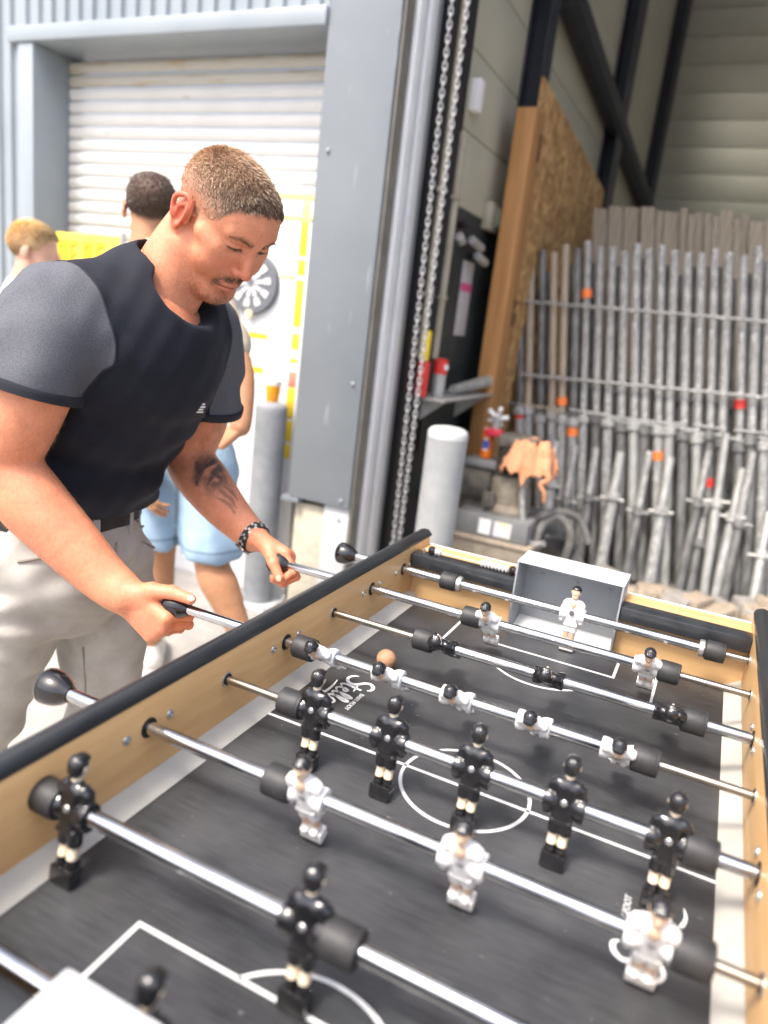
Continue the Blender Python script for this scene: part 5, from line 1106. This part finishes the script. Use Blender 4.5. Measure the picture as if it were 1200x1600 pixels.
SR = sleeve([(-0.812, 0.110, 0.530), (-0.812, 0.062, 0.512), (-0.812, 0.014, 0.43), (-0.818, -0.002, 0.36)], [0.062, 0.075, 0.080, 0.083], cR, nR, 0.074)
SL = sleeve([(-0.795, 0.375, 0.520), (-0.790, 0.412, 0.495), (-0.798, 0.438, 0.42), (-0.815, 0.449, 0.32)], [0.058, 0.068, 0.071, 0.074], cL, nL, 0.066)
for S in (SR, SL):
    h = np.clip(0.5+0.5*(S.D-G.D)/0.022, 0, 1); G.D = S.D*(1-h)+G.D*h-0.022*h*(1-h)
G.cap((-0.790, 0.262, 0.56), (-0.715, 0.282, 0.70), 0.0725, 0.068, 0.006, op='sub'); G.ell((-0.700, 0.262, 0.580), (0.078, 0.082, 0.055), k=0.012, op='sub')
GS = G; sv, sf = G.poly()
ix = tuple(np.clip(np.round((sv-G.lo)/SVX).astype(int), 0, G.n-1).T); dT, dR, dL = DT[ix], SR.D[ix], SL.D[ix]
def bnd(z): return np.where(z > 0.46, 0.088-0.10*(z-0.53), 0.095-0.55*(0.46-z))
plR = sv[:, 1]-bnd(sv[:, 2]); nearR = (np.abs(plR) < 0.9*SVX) & (dR < dT+0.02); sv[nearR, 1] -= plR[nearR]; plR[nearR] = 0
plL = sv[:, 1]-0.392; nearL = (np.abs(plL) < 0.9*SVX) & (dL < dT+0.02); sv[nearL, 1] -= plL[nearL]; plL[nearL] = 0
isR = (dR < dT+0.03) & (plR < -1e-6) & (sv[:, 2] > 0.33); isL = (dL < dT+0.03) & (plL > 1e-6) & (sv[:, 2] > 0.28)
cls = np.where(isR, 1, np.where(isL, 2, 0)); fc = [max(cls[i] for i in f) for f in sf]
def sub(k):
    F_ = [f for f, c in zip(sf, fc) if c == k]; u = np.unique(np.concatenate([np.array(f) for f in F_])); mp = -np.ones(len(sv), int); mp[u] = np.arange(len(u))
    return sv[u], [tuple(int(mp[i]) for i in f) for f in F_]
ONE = lambda V: np.ones((len(V), 3))
def hem_band(S, c, n, w_, parent):                          # ribbed band round the sleeve end, laid on the sleeve surface
    a_, b_ = frame(n); N_ = 56; rows = []
    for u in np.linspace(0.0015, w_, 6):
        ring = []
        for k in range(N_):
            t = 2*math.pi*k/N_; dv = math.cos(t)*a_+math.sin(t)*b_; p = c-n*u; r_ = 0.02
            for r_ in np.arange(0.045, 0.13, 0.001):
                i_ = tuple(np.clip(np.round((p+dv*r_-S.lo)/S.vox).astype(int), 0, S.n-1))
                if S.D[i_] > 0 and r_ > 0.06 and u > 0.008 or S.D[i_] > 0.001 and r_ > 0.072: break
            ring.append(r_)
        rows.append((u, ring))
    rr = np.array([q for _, q in rows[2:]]).mean(0); rr = np.array([np.mean([rr[(k+j) % N_] for j in range(-3, 4)]) for k in range(N_)])+0.0012
    vs = []; us = [0.0, 0.0008, w_*0.5, w_-0.001, w_, w_+0.0006]; off = [-0.004, 0.0012, 0.0016, 0.0014, 0.0006, -0.003]
    for u, o_ in zip(us, off):
        for k in range(N_): t = 2*math.pi*k/N_; vs.append(c-n*u+(rr[k]+o_)*(math.cos(t)*a_+math.sin(t)*b_))
    MB().add(vs, [(i*N_+k, i*N_+(k+1) % N_, (i+1)*N_+(k+1) % N_, (i+1)*N_+k) for i in range(len(us)-1) for k in range(N_)]).build('sleeve_hem', mt_hem, parent, angle=60)
shirt = link('shirt', sdfmesh('shirt', [sub(0)], mt_shirt, mo_), man)
ed_ = {}
for f, c in zip(sf, fc):
    for i in f: ed_.setdefault(i, set()).add(int(c))
bv = sv[[i for i, q in ed_.items() if 1 in q and 0 in q and abs(plR[i]) < 0.007]]; ce = bv.mean(0); an = np.arctan2(bv[:, 2]-ce[2], bv[:, 0]-ce[0]); bv = bv[np.argsort(an)]
bv = np.array([bv[[(i+j) % len(bv) for j in range(-3, 4)]].mean(0) for i in range(0, len(bv), 2)]); bv = np.vstack([bv, bv[:1]])
MB().tube(bv+nrm((0, -1, 0))*0.0005, 0.0022, 6, cap=False).build('shoulder_seam', mt_hem, shirt, angle=180)
link('sleeve', sdfmesh('sleeve', [sub(1)], mt_sleeve, mo_, ONE), shirt); link('sleeve', sdfmesh('sleeve', [sub(2)], mt_sleeve, mo_, ONE), shirt)
hem_band(SR, cR, nR, 0.017, shirt); hem_band(SL, cL, nL, 0.017, shirt)
# chest badge
bp = ony(312, 600, 0.30); fwd = nrm((0.93, -0.15, -0.28)); e_u = nrm(np.array((0.28, 0, 0.95))-fwd*(np.array((0.28, 0, 0.95))@fwd)); e_r = np.cross(e_u, fwd)
bp = surf(GS, np.array((-0.82, bp[1], bp[2])), fwd)
R_ = np.array([e_r, fwd, e_u]).T
bd = MB().box((-0.016, -0.0012, -0.020), (0.016, 0.0012, 0.020), 0.0006, R_, bp+fwd*0.0015).build('badge', mt_black, shirt)
for (a, z0, z1, w0) in ((0, 0.0075, 0.0105, 0.007), (0, 0.0015, 0.0050, 0.009), (0.001, -0.0035, -0.0005, 0.006), (0, -0.0085, -0.0060, 0.008)):
    MB().box((a-w0, -0.0006, z0), (a+w0, 0.0006, z1), 0, R_, bp+fwd*0.0031+e_u*((z0+z1)/2)).build('badge_print', mt_white, bd, smooth=False)
# trousers
mt_jean = mat('pale_denim', (0.36, 0.34, 0.30), 0.9, 0.0, (0.50, 0.485, 0.445), 9, bump=0.0007, bscale=600, detail=8)
G = SDF((-1.40, -0.08, -0.76), (-0.74, 0.53, 0.20), 0.005)
G.cap((-0.962, 0.222, 0.17), (-0.962, 0.222, 0.02), 0.156, 0.166, 0.02, flat=((1, 0, 0), 0.82))
G.chain(RLEG, [0.108, 0.086, 0.074], 16, 0.012); G.chain(LLEG, [0.108, 0.084, 0.080], 16, 0.012)
G.plane((-0.9, 0.2, 0.150), (-0.10, 0, 1), 0.004); G.plane((0, 0, -0.745), (0, 0, -1), 0.004)
G.disp(lambda X, Y, Z: 0.0085*np.sin(Z*34+X*20+2.2*np.sin(Y*18+Z*9))*np.exp(-((Z+0.42)/0.16)**2)+0.0080*np.sin((Y-0.22)*30+(Z)*44+np.sin(X*20))*np.exp(-((Z+0.02)/0.09)**2)+0.0065*np.sin(Z*52+Y*26+X*14)*np.exp(-((Z+0.66)/0.09)**2)+0.0016*np.sin(X*70+Z*55)*np.sin(Y*66-Z*20)+0.0065*np.sin(np.arctan2(Z+0.06, X+1.02)*11+Y*14)*np.exp(-((X+0.88)**2+(Z+0.05)**2)/0.024)+0.004*np.sin(Z*60-Y*38+2*np.sin(X*24))*np.exp(-((Z-0.06)/0.05)**2))
trs = link('jeans', sdfmesh('jeans', [G.poly()], mt_jean, mo_, iters=1), man)
mt_seam = mat('seam_thread', (0.26, 0.23, 0.19), 0.9)
def seam(pts, r=0.0022, nm='seam'): MB().tube(spline(pts, 30), r, 6).build(nm, mt_seam, trs)
seam([surf(G, (LLEG[0][0]+a, 0.285, z), (0.1, -1, 0)) for a, z in ((-0.01, -0.16), (-0.005, -0.25), (0, -0.33), (0, -0.41), (-0.005, -0.5), (-0.01, -0.6))] if False else [surf(G, (-0.955, 0.325, z), (0.35, -1, 0)) for z in (-0.17, -0.25, -0.33, -0.41, -0.50, -0.60)])
seam([surf(G, (-0.955, 0.30, 0.06), (1, 0.3, 0)), surf(G, (-0.955, 0.32, 0.035), (1, 0.6, 0)), surf(G, (-0.955, 0.33, 0.03), (1, 1.1, 0)), surf(G, (-0.955, 0.33, 0.045), (0.6, 1.2, 0))], 0.003)
seam([surf(G, (-0.965, 0.222, 0.09), (1, 0, 0)), surf(G, (-0.965, 0.222, 0.03), (1, 0, 0)), surf(G, (-0.965, 0.222, -0.04), (1, 0, -0.1))], 0.0028)
for (ya, za), (yb, zb), (yc, zc_) in (((0.155, 0.115), (0.125, 0.085), (0.075, 0.070)), ((0.29, 0.115), (0.325, 0.085), (0.37, 0.072))):   # front pockets
    seam([surf(G, (-0.97, 0.222+(ya-0.222)*0.4, za), (1, (ya-0.222)*6, 0)), surf(G, (-0.97, 0.222+(yb-0.222)*0.4, zb), (1, (yb-0.222)*8, 0)), surf(G, (-0.97, 0.222+(yc-0.222)*0.4, zc_), (0.8, (yc-0.222)*9, 0))], 0.0030, 'pocket_seam')
for yy_ in (0.10, 0.17, 0.275, 0.345):
    q_ = surf(G, (-0.962, 0.222, 0.118), (1, (yy_-0.222)*7, 0)); d_ = nrm((1, (yy_-0.222)*7, 0)); MB().box((-0.004, -0.007, -0.026), (0.006, 0.007, 0.024), 0.002, np.array([d_, np.cross((0, 0, 1), d_), (0, 0, 1)]).T, q_+(0, 0, 0.004)).build('belt_loop', mt_jean, trs)
B = MB()
ring = [surf(G, (-0.962, 0.222, 0.136), (math.cos(a), math.sin(a), 0))+0.002*np.array((math.cos(a), math.sin(a), 0)) for a in np.linspace(0, 2*math.pi, 49)]
vs = [];
for p in ring: vs += [p+(0, 0, -0.017), p+(0, 0, 0.017)]
B.add(vs, [(2*i, 2*i+2, 2*i+3, 2*i+1) for i in range(48)]).build('belt', mt_black, man, angle=180)
# shoes
mt_shoe = mat('white_shoe', (0.62, 0.60, 0.55), 0.6, 0.0, (0.7, 0.68, 0.63), 20)
def shoe(heel, yaw, name, parent, off, M, s=1.0):
    c, sn = math.cos(yaw), math.sin(yaw); R = np.array(((c, -sn, 0), (sn, c, 0), (0, 0, 1)))
    G = SDF((-0.09, -0.08, 0.0), (0.27, 0.08, 0.17), 0.005)
    G.chain([(0, 0, 0.045), (0.08, 0, 0.046), (0.16, 0.004, 0.040), (0.205, 0.006, 0.034)], [0.038, 0.038, 0.041, 0.032], 10, 0.01, flat=((0, 0, 1), 0.9)); G.cap((0.0, 0, 0.06), (0.02, 0, 0.12), 0.037, 0.036, 0.02); G.plane((0, 0, 0.012), (0, 0, -1), 0.004)
    v, f = G.poly(); o = link(name, sdfmesh(name, [((v*s) @ R.T+np.asarray(heel), f)], M, off), parent)
    B = MB(); pr_ = [(-0.036, -0.02), (-0.036, 0.02), (-0.01, 0.036), (0.10, 0.038), (0.17, 0.046), (0.225, 0.030), (0.238, 0.006), (0.225, -0.024), (0.17, -0.040), (0.10, -0.036), (-0.01, -0.036)]
    B.prism([np.array((a*s, b*s, 0.0)) @ R.T+np.asarray(heel) for a, b in pr_], (0, 0, 0.022*s)); B.build('sole', mt_white, o, off=off, angle=50)
shoe((-1.275, 0.055, GZ), 0.15, 'shoe', man, mo_, mt_shoe); shoe((-0.99, 0.36, GZ), 0.1, 'shoe', man, mo_, mt_shoe)
# watch on the left wrist
ax_ = nrm(LA[7]-LA[6]); wc = LA[7]-ax_*0.004; e1, e2 = frame(ax_)
wt = thing('wristwatch', 'black braided watch band with a steel clasp on the left wrist', 'watch', wc)
B = MB(); r0 = 0.0315
prof = [(-0.0125, r0-0.001), (-0.0120, r0+0.0024), (0.0120, r0+0.0016), (0.0125, r0-0.0015)]
B.lathe(wc, ax_, prof, 40).build('band', mat('watch_band', (0.012, 0.012, 0.013), 0.5, bump=0.0012, bscale=420), wt, angle=60)
for k in range(26):                                         # woven links
    for j, u in enumerate((-0.0062, 0.0, 0.0062)):
        a = 2*math.pi*(k+0.5*(j % 2))/26; p = wc+ax_*u+(r0+0.0022)*(math.cos(a)*e1+math.sin(a)*e2)
        R_ = np.array([ax_, -math.sin(a)*e1+math.cos(a)*e2, math.cos(a)*e1+math.sin(a)*e2]).T
        if j == 1 or k % 1 == 0: MB().box((-0.0026, -0.0026, -0.0009), (0.0026, 0.0026, 0.0009), 0.0006, R_, p).build('link', mt_rub if (k+j) % 2 else mt_screw, wt, smooth=False) if (k % 2 == 0 or j == 1) else None
dv = nrm(CAM-wc); dv = nrm(dv-ax_*(dv@ax_)); dwn = nrm(np.array((0, 0, -1.0))-ax_*(np.array((0, 0, -1.0))@ax_)); cdir = nrm(dv*0.55+dwn)
R_ = np.array([ax_, np.cross(cdir, ax_), cdir]).T
MB().box((-0.0125, -0.014, -0.002), (0.0125, 0.014, 0.003), 0.0015, R_, wc+cdir*(r0+0.0025)).build('clasp', mt_chromed, wt)
# ------------------------------------------------------------------ two people behind
def plain_head(G, c, R, s=1.0):                              # R columns: right, forward, up
    f = lambda p: np.asarray(c)+np.asarray(R) @ (np.asarray(p, float)*s)
    G.ell(f((0, -0.01, 0.045)), np.array((0.075, 0.094, 0.076))*s, R, k=0.01); G.ell(f((0, 0.04, -0.02)), np.array((0.06, 0.052, 0.075))*s, R, k=0.025)
    G.ell(f((0, 0.07, -0.085)), np.array((0.026, 0.022, 0.022))*s, R, k=0.02); G.cap(f((0, 0.088, 0.025)), f((0, 0.108, -0.018)), 0.009*s, 0.011*s, 0.008)
    for q in (-1, 1): G.ell(f((q*0.08, -0.01, 0)), np.array((0.008, 0.019, 0.031))*s, R, k=0.004); G.ell(f((q*0.032, 0.094, 0.02)), np.array((0.018, 0.012, 0.01))*s, R, k=0.01, op='sub')
    return f
def basis(az, pitch=0.0):
    F = np.array((math.cos(az)*math.cos(pitch), math.sin(az)*math.cos(pitch), -math.sin(pitch))); Rr = nrm(np.cross(F, (0, 0, 1))); return np.array([Rr, F, np.cross(Rr, F)]).T
def simple_hand(G, w, d, n, right): hand(G, w, d, n, right, ((18, 25, 15), (20, 28, 18), (24, 30, 18), (28, 32, 20)), 0.95, thumb=[np.asarray(w)+nrm(d)*0.045+(np.cross(nrm(d), nrm(n)) if right else np.cross(nrm(n), nrm(d)))*0.038, np.asarray(w)+nrm(d)*0.075+(np.cross(nrm(d), nrm(n)) if right else np.cross(nrm(n), nrm(d)))*0.043, np.asarray(w)+nrm(d)*0.10+(np.cross(nrm(d), nrm(n)) if right else np.cross(nrm(n), nrm(d)))*0.040])
# --- dark-haired man in shorts, seen from behind
foot = onz(236, 1046, GZ); fx, fy = foot[0], foot[1]
def at(x, y, dep): return CAM+ray(x, y)*dep
hd = at(236, 335, 2.36); hip = at(292, 712, 2.50); 
az = math.radians(128); B3 = basis(az, 0.12); rt = B3[:, 0]; fwv = np.array((math.cos(az), math.sin(az), 0))
neck = hd-np.array((0, 0, 0.125))-fwv*0.02; shl = neck+np.array((0, 0, -0.075)); hipc = np.array(((hip[0]+shl[0])/2*0.3+hip[0]*0.7, (hip[1]+shl[1])/2*0.3+hip[1]*0.7, 0.06))
p2 = thing('person', 'dark haired man in a beige t-shirt and light blue shorts standing behind the player', 'person', (fx, fy, GZ)); o2 = ORG[p2.name]
SK2 = np.array((0.46, 0.24, 0.13))
lk = at(247, 880, 2.62); la = at(236, 1000, 2.74); rk = at(332, 885, 2.50); ran = at(374, 985, 2.52); 
lh, rh = hipc-rt*-0.0+np.array((0, 0, -0.03))-rt*0.09, hipc+rt*0.09+np.array((0, 0, -0.03))
if (lh-rh)@_r > 0: pass
G = SDF(np.minimum(hipc, foot)-(0.55, 0.55, 0.0), np.maximum(hipc, foot)+(0.6, 0.6, 1.2), 0.0085) if False else None
lo = np.array((min(hd[0], fx, ran[0])-0.38, min(hd[1], fy, ran[1])-0.38, GZ)); hi = np.array((max(hd[0], fx, ran[0])+0.38, max(hd[1], fy, ran[1])+0.38, hd[2]+0.2))
G = SDF(lo, hi, 0.0075)
f2 = plain_head(G, hd, B3); G.chain([hd+(0, 0, -0.02), neck, shl], [0.055, 0.055, 0.07], 8, 0.02)
G.cap(shl-np.array((0, 0, 0.05)), hipc, 0.14, 0.135, 0.05, flat=(fwv, 0.68)); G.cap(shl-rt*0.16-np.array((0, 0, 0.03)), shl+rt*0.16-np.array((0, 0, 0.03)), 0.055, 0.055, 0.04)
def leg(h, k, a, G): G.chain([h, (h+k)/2, k, k+(a-k)*0.35, a], [0.085, 0.073, 0.054, 0.056, 0.036], 18, 0.015)
left_h, right_h = (hipc-rt*0.08, hipc+rt*0.08)
side = lambda p: (np.asarray(p)-CAM)@_r
hl, hr = (left_h, right_h) if side(left_h) < side(right_h) else (right_h, left_h)
leg(hl, lk, la, G); leg(hr, rk, ran, G)
a_l = [shl-_r*0.19-np.array((0, 0, 0.05)), at(212, 620, 2.34), at(228, 735, 2.36)]; a_r = [shl+_r*0.19-np.array((0, 0, 0.05)), at(373, 575, 2.36), at(376, 668, 2.32)]
for A in (a_l, a_r): G.chain(A, [0.055, 0.043, 0.030], 14, 0.015)
pb2 = [G.poly()]
for A, nn, rgt in ((a_l, _fw+_r, False), (a_r, -_u*0.2-_r, True)):
    G = SDF(A[2]-0.16, A[2]+0.16, 0.004); simple_hand(G, A[2], (A[2]-A[1]+np.array((0, 0, -0.05))) if not rgt else (-_r*0.75-_u*0.5+_fw*0.3), nn, rgt); pb2.append(G.poly())
mt_skin2 = mat('skin_tan', (1, 1, 1), 0.5, 0.0, (0.92, 0.88, 0.86), 60, attr='tint', sss=0.15, spec=0.35)
def col2(V):
    C = np.tile(SK2, (len(V), 1))*(0.93+0.14*fbm(V, 30, 4))[:, None]; L = (V-hd) @ B3
    h_ = sm(L[:, 2]-np.interp(L[:, 1], [-0.1, -0.06, -0.02, 0.0, 0.03, 0.06, 0.1], [-0.04, -0.03, 0.0, 0.01, 0.02, 0.07, 0.09]), -0.004, 0.006)*(np.linalg.norm(L, axis=1) < 0.2)*(np.abs(L[:, 0]) < 0.078)
    e_ = 0.5*sm(np.abs(L[:, 0]), 0.077, 0.085)*(np.linalg.norm(L, axis=1) < 0.11); C = C*(1-e_[:, None])+np.array((0.55, 0.10, 0.06))*e_[:, None]
    return C*(1-0.85*h_[:, None])+np.array((0.035, 0.024, 0.018))*0.85*h_[:, None]
link('body', sdfmesh('body', pb2, mt_skin2, o2, col2, iters=1), p2)
def add_hair(c, B, colr, parent, off, top, side_, n, seed):
    G = SDF((-0.1, -0.13, -0.12), (0.1, 0.13, 0.14), 0.004); plain_head(G, (0, 0, 0), np.eye(3)); v, f = G.poly(); Nn = v/np.linalg.norm(v-np.array((0, 0, 0.0)), axis=1)[:, None]
    ln = np.interp(v[:, 1], [-0.1, -0.06, -0.02, 0.0, 0.03, 0.06, 0.1], [-0.04, -0.03, 0.0, 0.01, 0.02, 0.07, 0.09]); cand = np.where((v[:, 2] > ln) & (np.abs(v[:, 0]) < 0.078))[0]
    global HAIRC; old = HAIRC; HAIRC = np.array(colr); make_hair(v, Nn, cand, np.full(len(cand), 1/len(cand)), n, top, side_, seed, lambda P: np.asarray(c)+P @ B.T, off, 'hair', mt_hair, parent, 2.0); HAIRC = old
add_hair(hd, B3, (0.035, 0.024, 0.018), p2, o2, 0.012, 0.006, 7000, 31)
mt_beige = mat('beige_cotton', (0.52, 0.44, 0.33), 0.9, 0.0, (0.58, 0.50, 0.39), 12, bump=0.0006, bscale=300)
mt_short = mat('light_blue_denim', (1, 1, 1), 0.9, 0.0, (0.80, 0.84, 0.88), 16, bump=0.0007, bscale=400, attr='tint')
G = SDF(lo, hi, 0.008)
G.cap(shl-np.array((0, 0, 0.05)), hipc+np.array((0, 0, 0.02)), 0.155, 0.160, 0.05, flat=(fwv, 0.72)); G.cap(shl-rt*0.165-np.array((0, 0, 0.03)), shl+rt*0.165-np.array((0, 0, 0.03)), 0.064, 0.064, 0.05); G.cap(shl, neck, 0.10, 0.068, 0.04)
for A in (a_l, a_r): G.chain([A[0], A[0]+(A[1]-A[0])*0.75], [0.068, 0.064], 6, 0.03)
G.cap(neck, hd, 0.062, 0.062, 0.004, op='sub')
G.disp(lambda X, Y, Z: 0.0035*np.sin(Z*22+X*34+Y*26+2*np.sin(Z*15+X*11))+0.0025*np.sin(Z*34-X*48+Y*30))
keep = hipc[2]-0.05; G.plane((0, 0, keep), (0, 0, -1), 0.006)
link('t_shirt', sdfmesh('t_shirt', [G.poly()], mt_beige, o2, iters=1), p2)
G = SDF(lo, hi, 0.008); G.cap(hipc+np.array((0, 0, 0.06)), hipc-np.array((0, 0, 0.04)), 0.143, 0.155, 0.03, flat=(fwv, 0.75))
for h, k in ((hl, lk), (hr, rk)): G.chain([h, h+(k-h)*0.45, h+(k-h)*0.84], [0.105, 0.102, 0.100], 10, 0.02)
zk = (lk[2]+rk[2])/2+0.055; G.plane((0, 0, zk), (0, 0, -1), 0.004)
G.disp(lambda X, Y, Z: 0.005*np.sin(Z*28+X*26+Y*40+1.5*np.sin(Z*20))+0.004*np.sin(X*50-Y*40+Z*14))
def col_sh(V):
    C = np.tile(np.array((0.33, 0.46, 0.58)), (len(V), 1))*(0.86+0.28*fbm(V, 18, 51))[:, None]; C[np.abs(V[:, 2]-zk-0.042) < 0.006] *= 0.55; C[np.abs((V-hipc)@rt) < 0.006] *= 0.6; return C
link('shorts', sdfmesh('shorts', [G.poly()], mt_short, o2, col_sh, iters=1), p2)
yaw_ = math.atan2(_fw[1], _fw[0])+0.25
shoe(foot+np.array((0, 0, 0))-np.array((math.cos(yaw_), math.sin(yaw_), 0))*0.02, yaw_, 'shoe', p2, o2, mt_shoe, 1.08)
f_r = np.array((ran[0], ran[1], GZ)); G = SDF((ran-0.12), ran+0.12, 0.006) if False else None
shoe(f_r, yaw_-0.3, 'shoe', p2, o2, mt_shoe, 1.08)
# --- blond man by the cladding
hb = at(52, 398, 2.95); az = math.radians(35); B4 = basis(az, 0.15); rt = B4[:, 0]; fwv = np.array((math.cos(az), math.sin(az), 0))
p3 = thing('person', 'blond man in a white t-shirt standing by the ribbed wall', 'person', (hb[0], hb[1], GZ)); o3 = ORG[p3.name]
lo = np.array((hb[0]-0.42, hb[1]-0.42, GZ)); hi = np.array((hb[0]+0.42, hb[1]+0.42, hb[2]+0.2)); G = SDF(lo, hi, 0.0085)
plain_head(G, hb, B4); nk = hb-np.array((0, 0, 0.13))-fwv*0.03; sh3 = nk-np.array((0, 0, 0.08)); hp = np.array((sh3[0]-fwv[0]*0.03, sh3[1]-fwv[1]*0.03, GZ+0.88))
G.chain([hb+(0, 0, -0.03), nk, sh3], [0.055, 0.055, 0.07], 8, 0.02); G.cap(sh3-np.array((0, 0, 0.04)), hp, 0.13, 0.13, 0.05, flat=(fwv, 0.7))
for q in (-1, 1):
    G.chain([sh3+rt*q*0.18, sh3+rt*q*0.22-np.array((0, 0, 0.27)), sh3+rt*q*0.22-np.array((0, 0, 0.50))+fwv*0.06], [0.055, 0.042, 0.03], 12, 0.02)
    G.chain([hp+rt*q*0.09, hp+rt*q*0.10-np.array((0, 0, 0.42))+fwv*0.02, np.array((hp[0]+rt[0]*q*0.1, hp[1]+rt[1]*q*0.1, GZ+0.08))], [0.085, 0.055, 0.038], 14, 0.02)
pb3 = [G.poly()]
for q in (-1, 1):
    wr = sh3+rt*q*0.22-np.array((0, 0, 0.50))+fwv*0.06; G = SDF(wr-0.16, wr+0.16, 0.0045); simple_hand(G, wr, (fwv[0]*0.2, fwv[1]*0.2, -1), -rt*q, q > 0); pb3.append(G.poly())
def col3(V):
    C = np.tile(np.array((0.60, 0.36, 0.26)), (len(V), 1)); L = (V-hb) @ B4
    h_ = sm(L[:, 2]-np.interp(L[:, 1], [-0.1, -0.06, -0.02, 0.0, 0.03, 0.06, 0.1], [-0.04, -0.03, 0.0, 0.01, 0.02, 0.07, 0.09]), -0.004, 0.006)*(np.linalg.norm(L, axis=1) < 0.2)*(np.abs(L[:, 0]) < 0.078)
    return C*(1-0.7*h_[:, None])+np.array((0.40, 0.27, 0.13))*0.7*h_[:, None]
link('body', sdfmesh('body', pb3, mt_skin2, o3, col3, iters=1), p3)
add_hair(hb, B4, (0.27, 0.19, 0.09), p3, o3, 0.022, 0.007, 7000, 32)
G = SDF(lo, hi, 0.009); G.cap(sh3-np.array((0, 0, 0.04)), hp, 0.145, 0.15, 0.05, flat=(fwv, 0.75)); G.cap(sh3-rt*0.17, sh3+rt*0.17, 0.064, 0.064, 0.05); G.cap(sh3, nk, 0.10, 0.066, 0.04)
for q in (-1, 1): G.chain([sh3+rt*q*0.18, sh3+rt*q*0.215-np.array((0, 0, 0.20))], [0.068, 0.064], 6, 0.03)
G.cap(nk, hb, 0.062, 0.062, 0.004, op='sub'); G.plane((0, 0, hp[2]-0.04), (0, 0, -1), 0.005); G.disp(lambda X, Y, Z: 0.004*np.sin(Z*40+X*30+Y*20))
link('t_shirt', sdfmesh('t_shirt', [G.poly()], mat('white_cotton', (0.74, 0.74, 0.72), 0.9), o3, iters=1), p3)
G = SDF(lo, hi, 0.009); G.cap(hp+np.array((0, 0, 0.05)), hp-np.array((0, 0, 0.05)), 0.135, 0.145, 0.03, flat=(fwv, 0.75))
for q in (-1, 1): G.chain([hp+rt*q*0.09, hp+rt*q*0.10-np.array((0, 0, 0.38))], [0.10, 0.09], 8, 0.02)
G.plane((0, 0, hp[2]-0.42), (0, 0, -1), 0.004); link('shorts', sdfmesh('shorts', [G.poly()], mat('grey_shorts', (0.10, 0.11, 0.12), 0.9), o3, iters=1), p3)
for q in (-1, 1): shoe(np.array((hp[0]+rt[0]*q*0.1, hp[1]+rt[1]*q*0.1, GZ)), math.radians(35), 'shoe', p3, o3, mt_shoe)
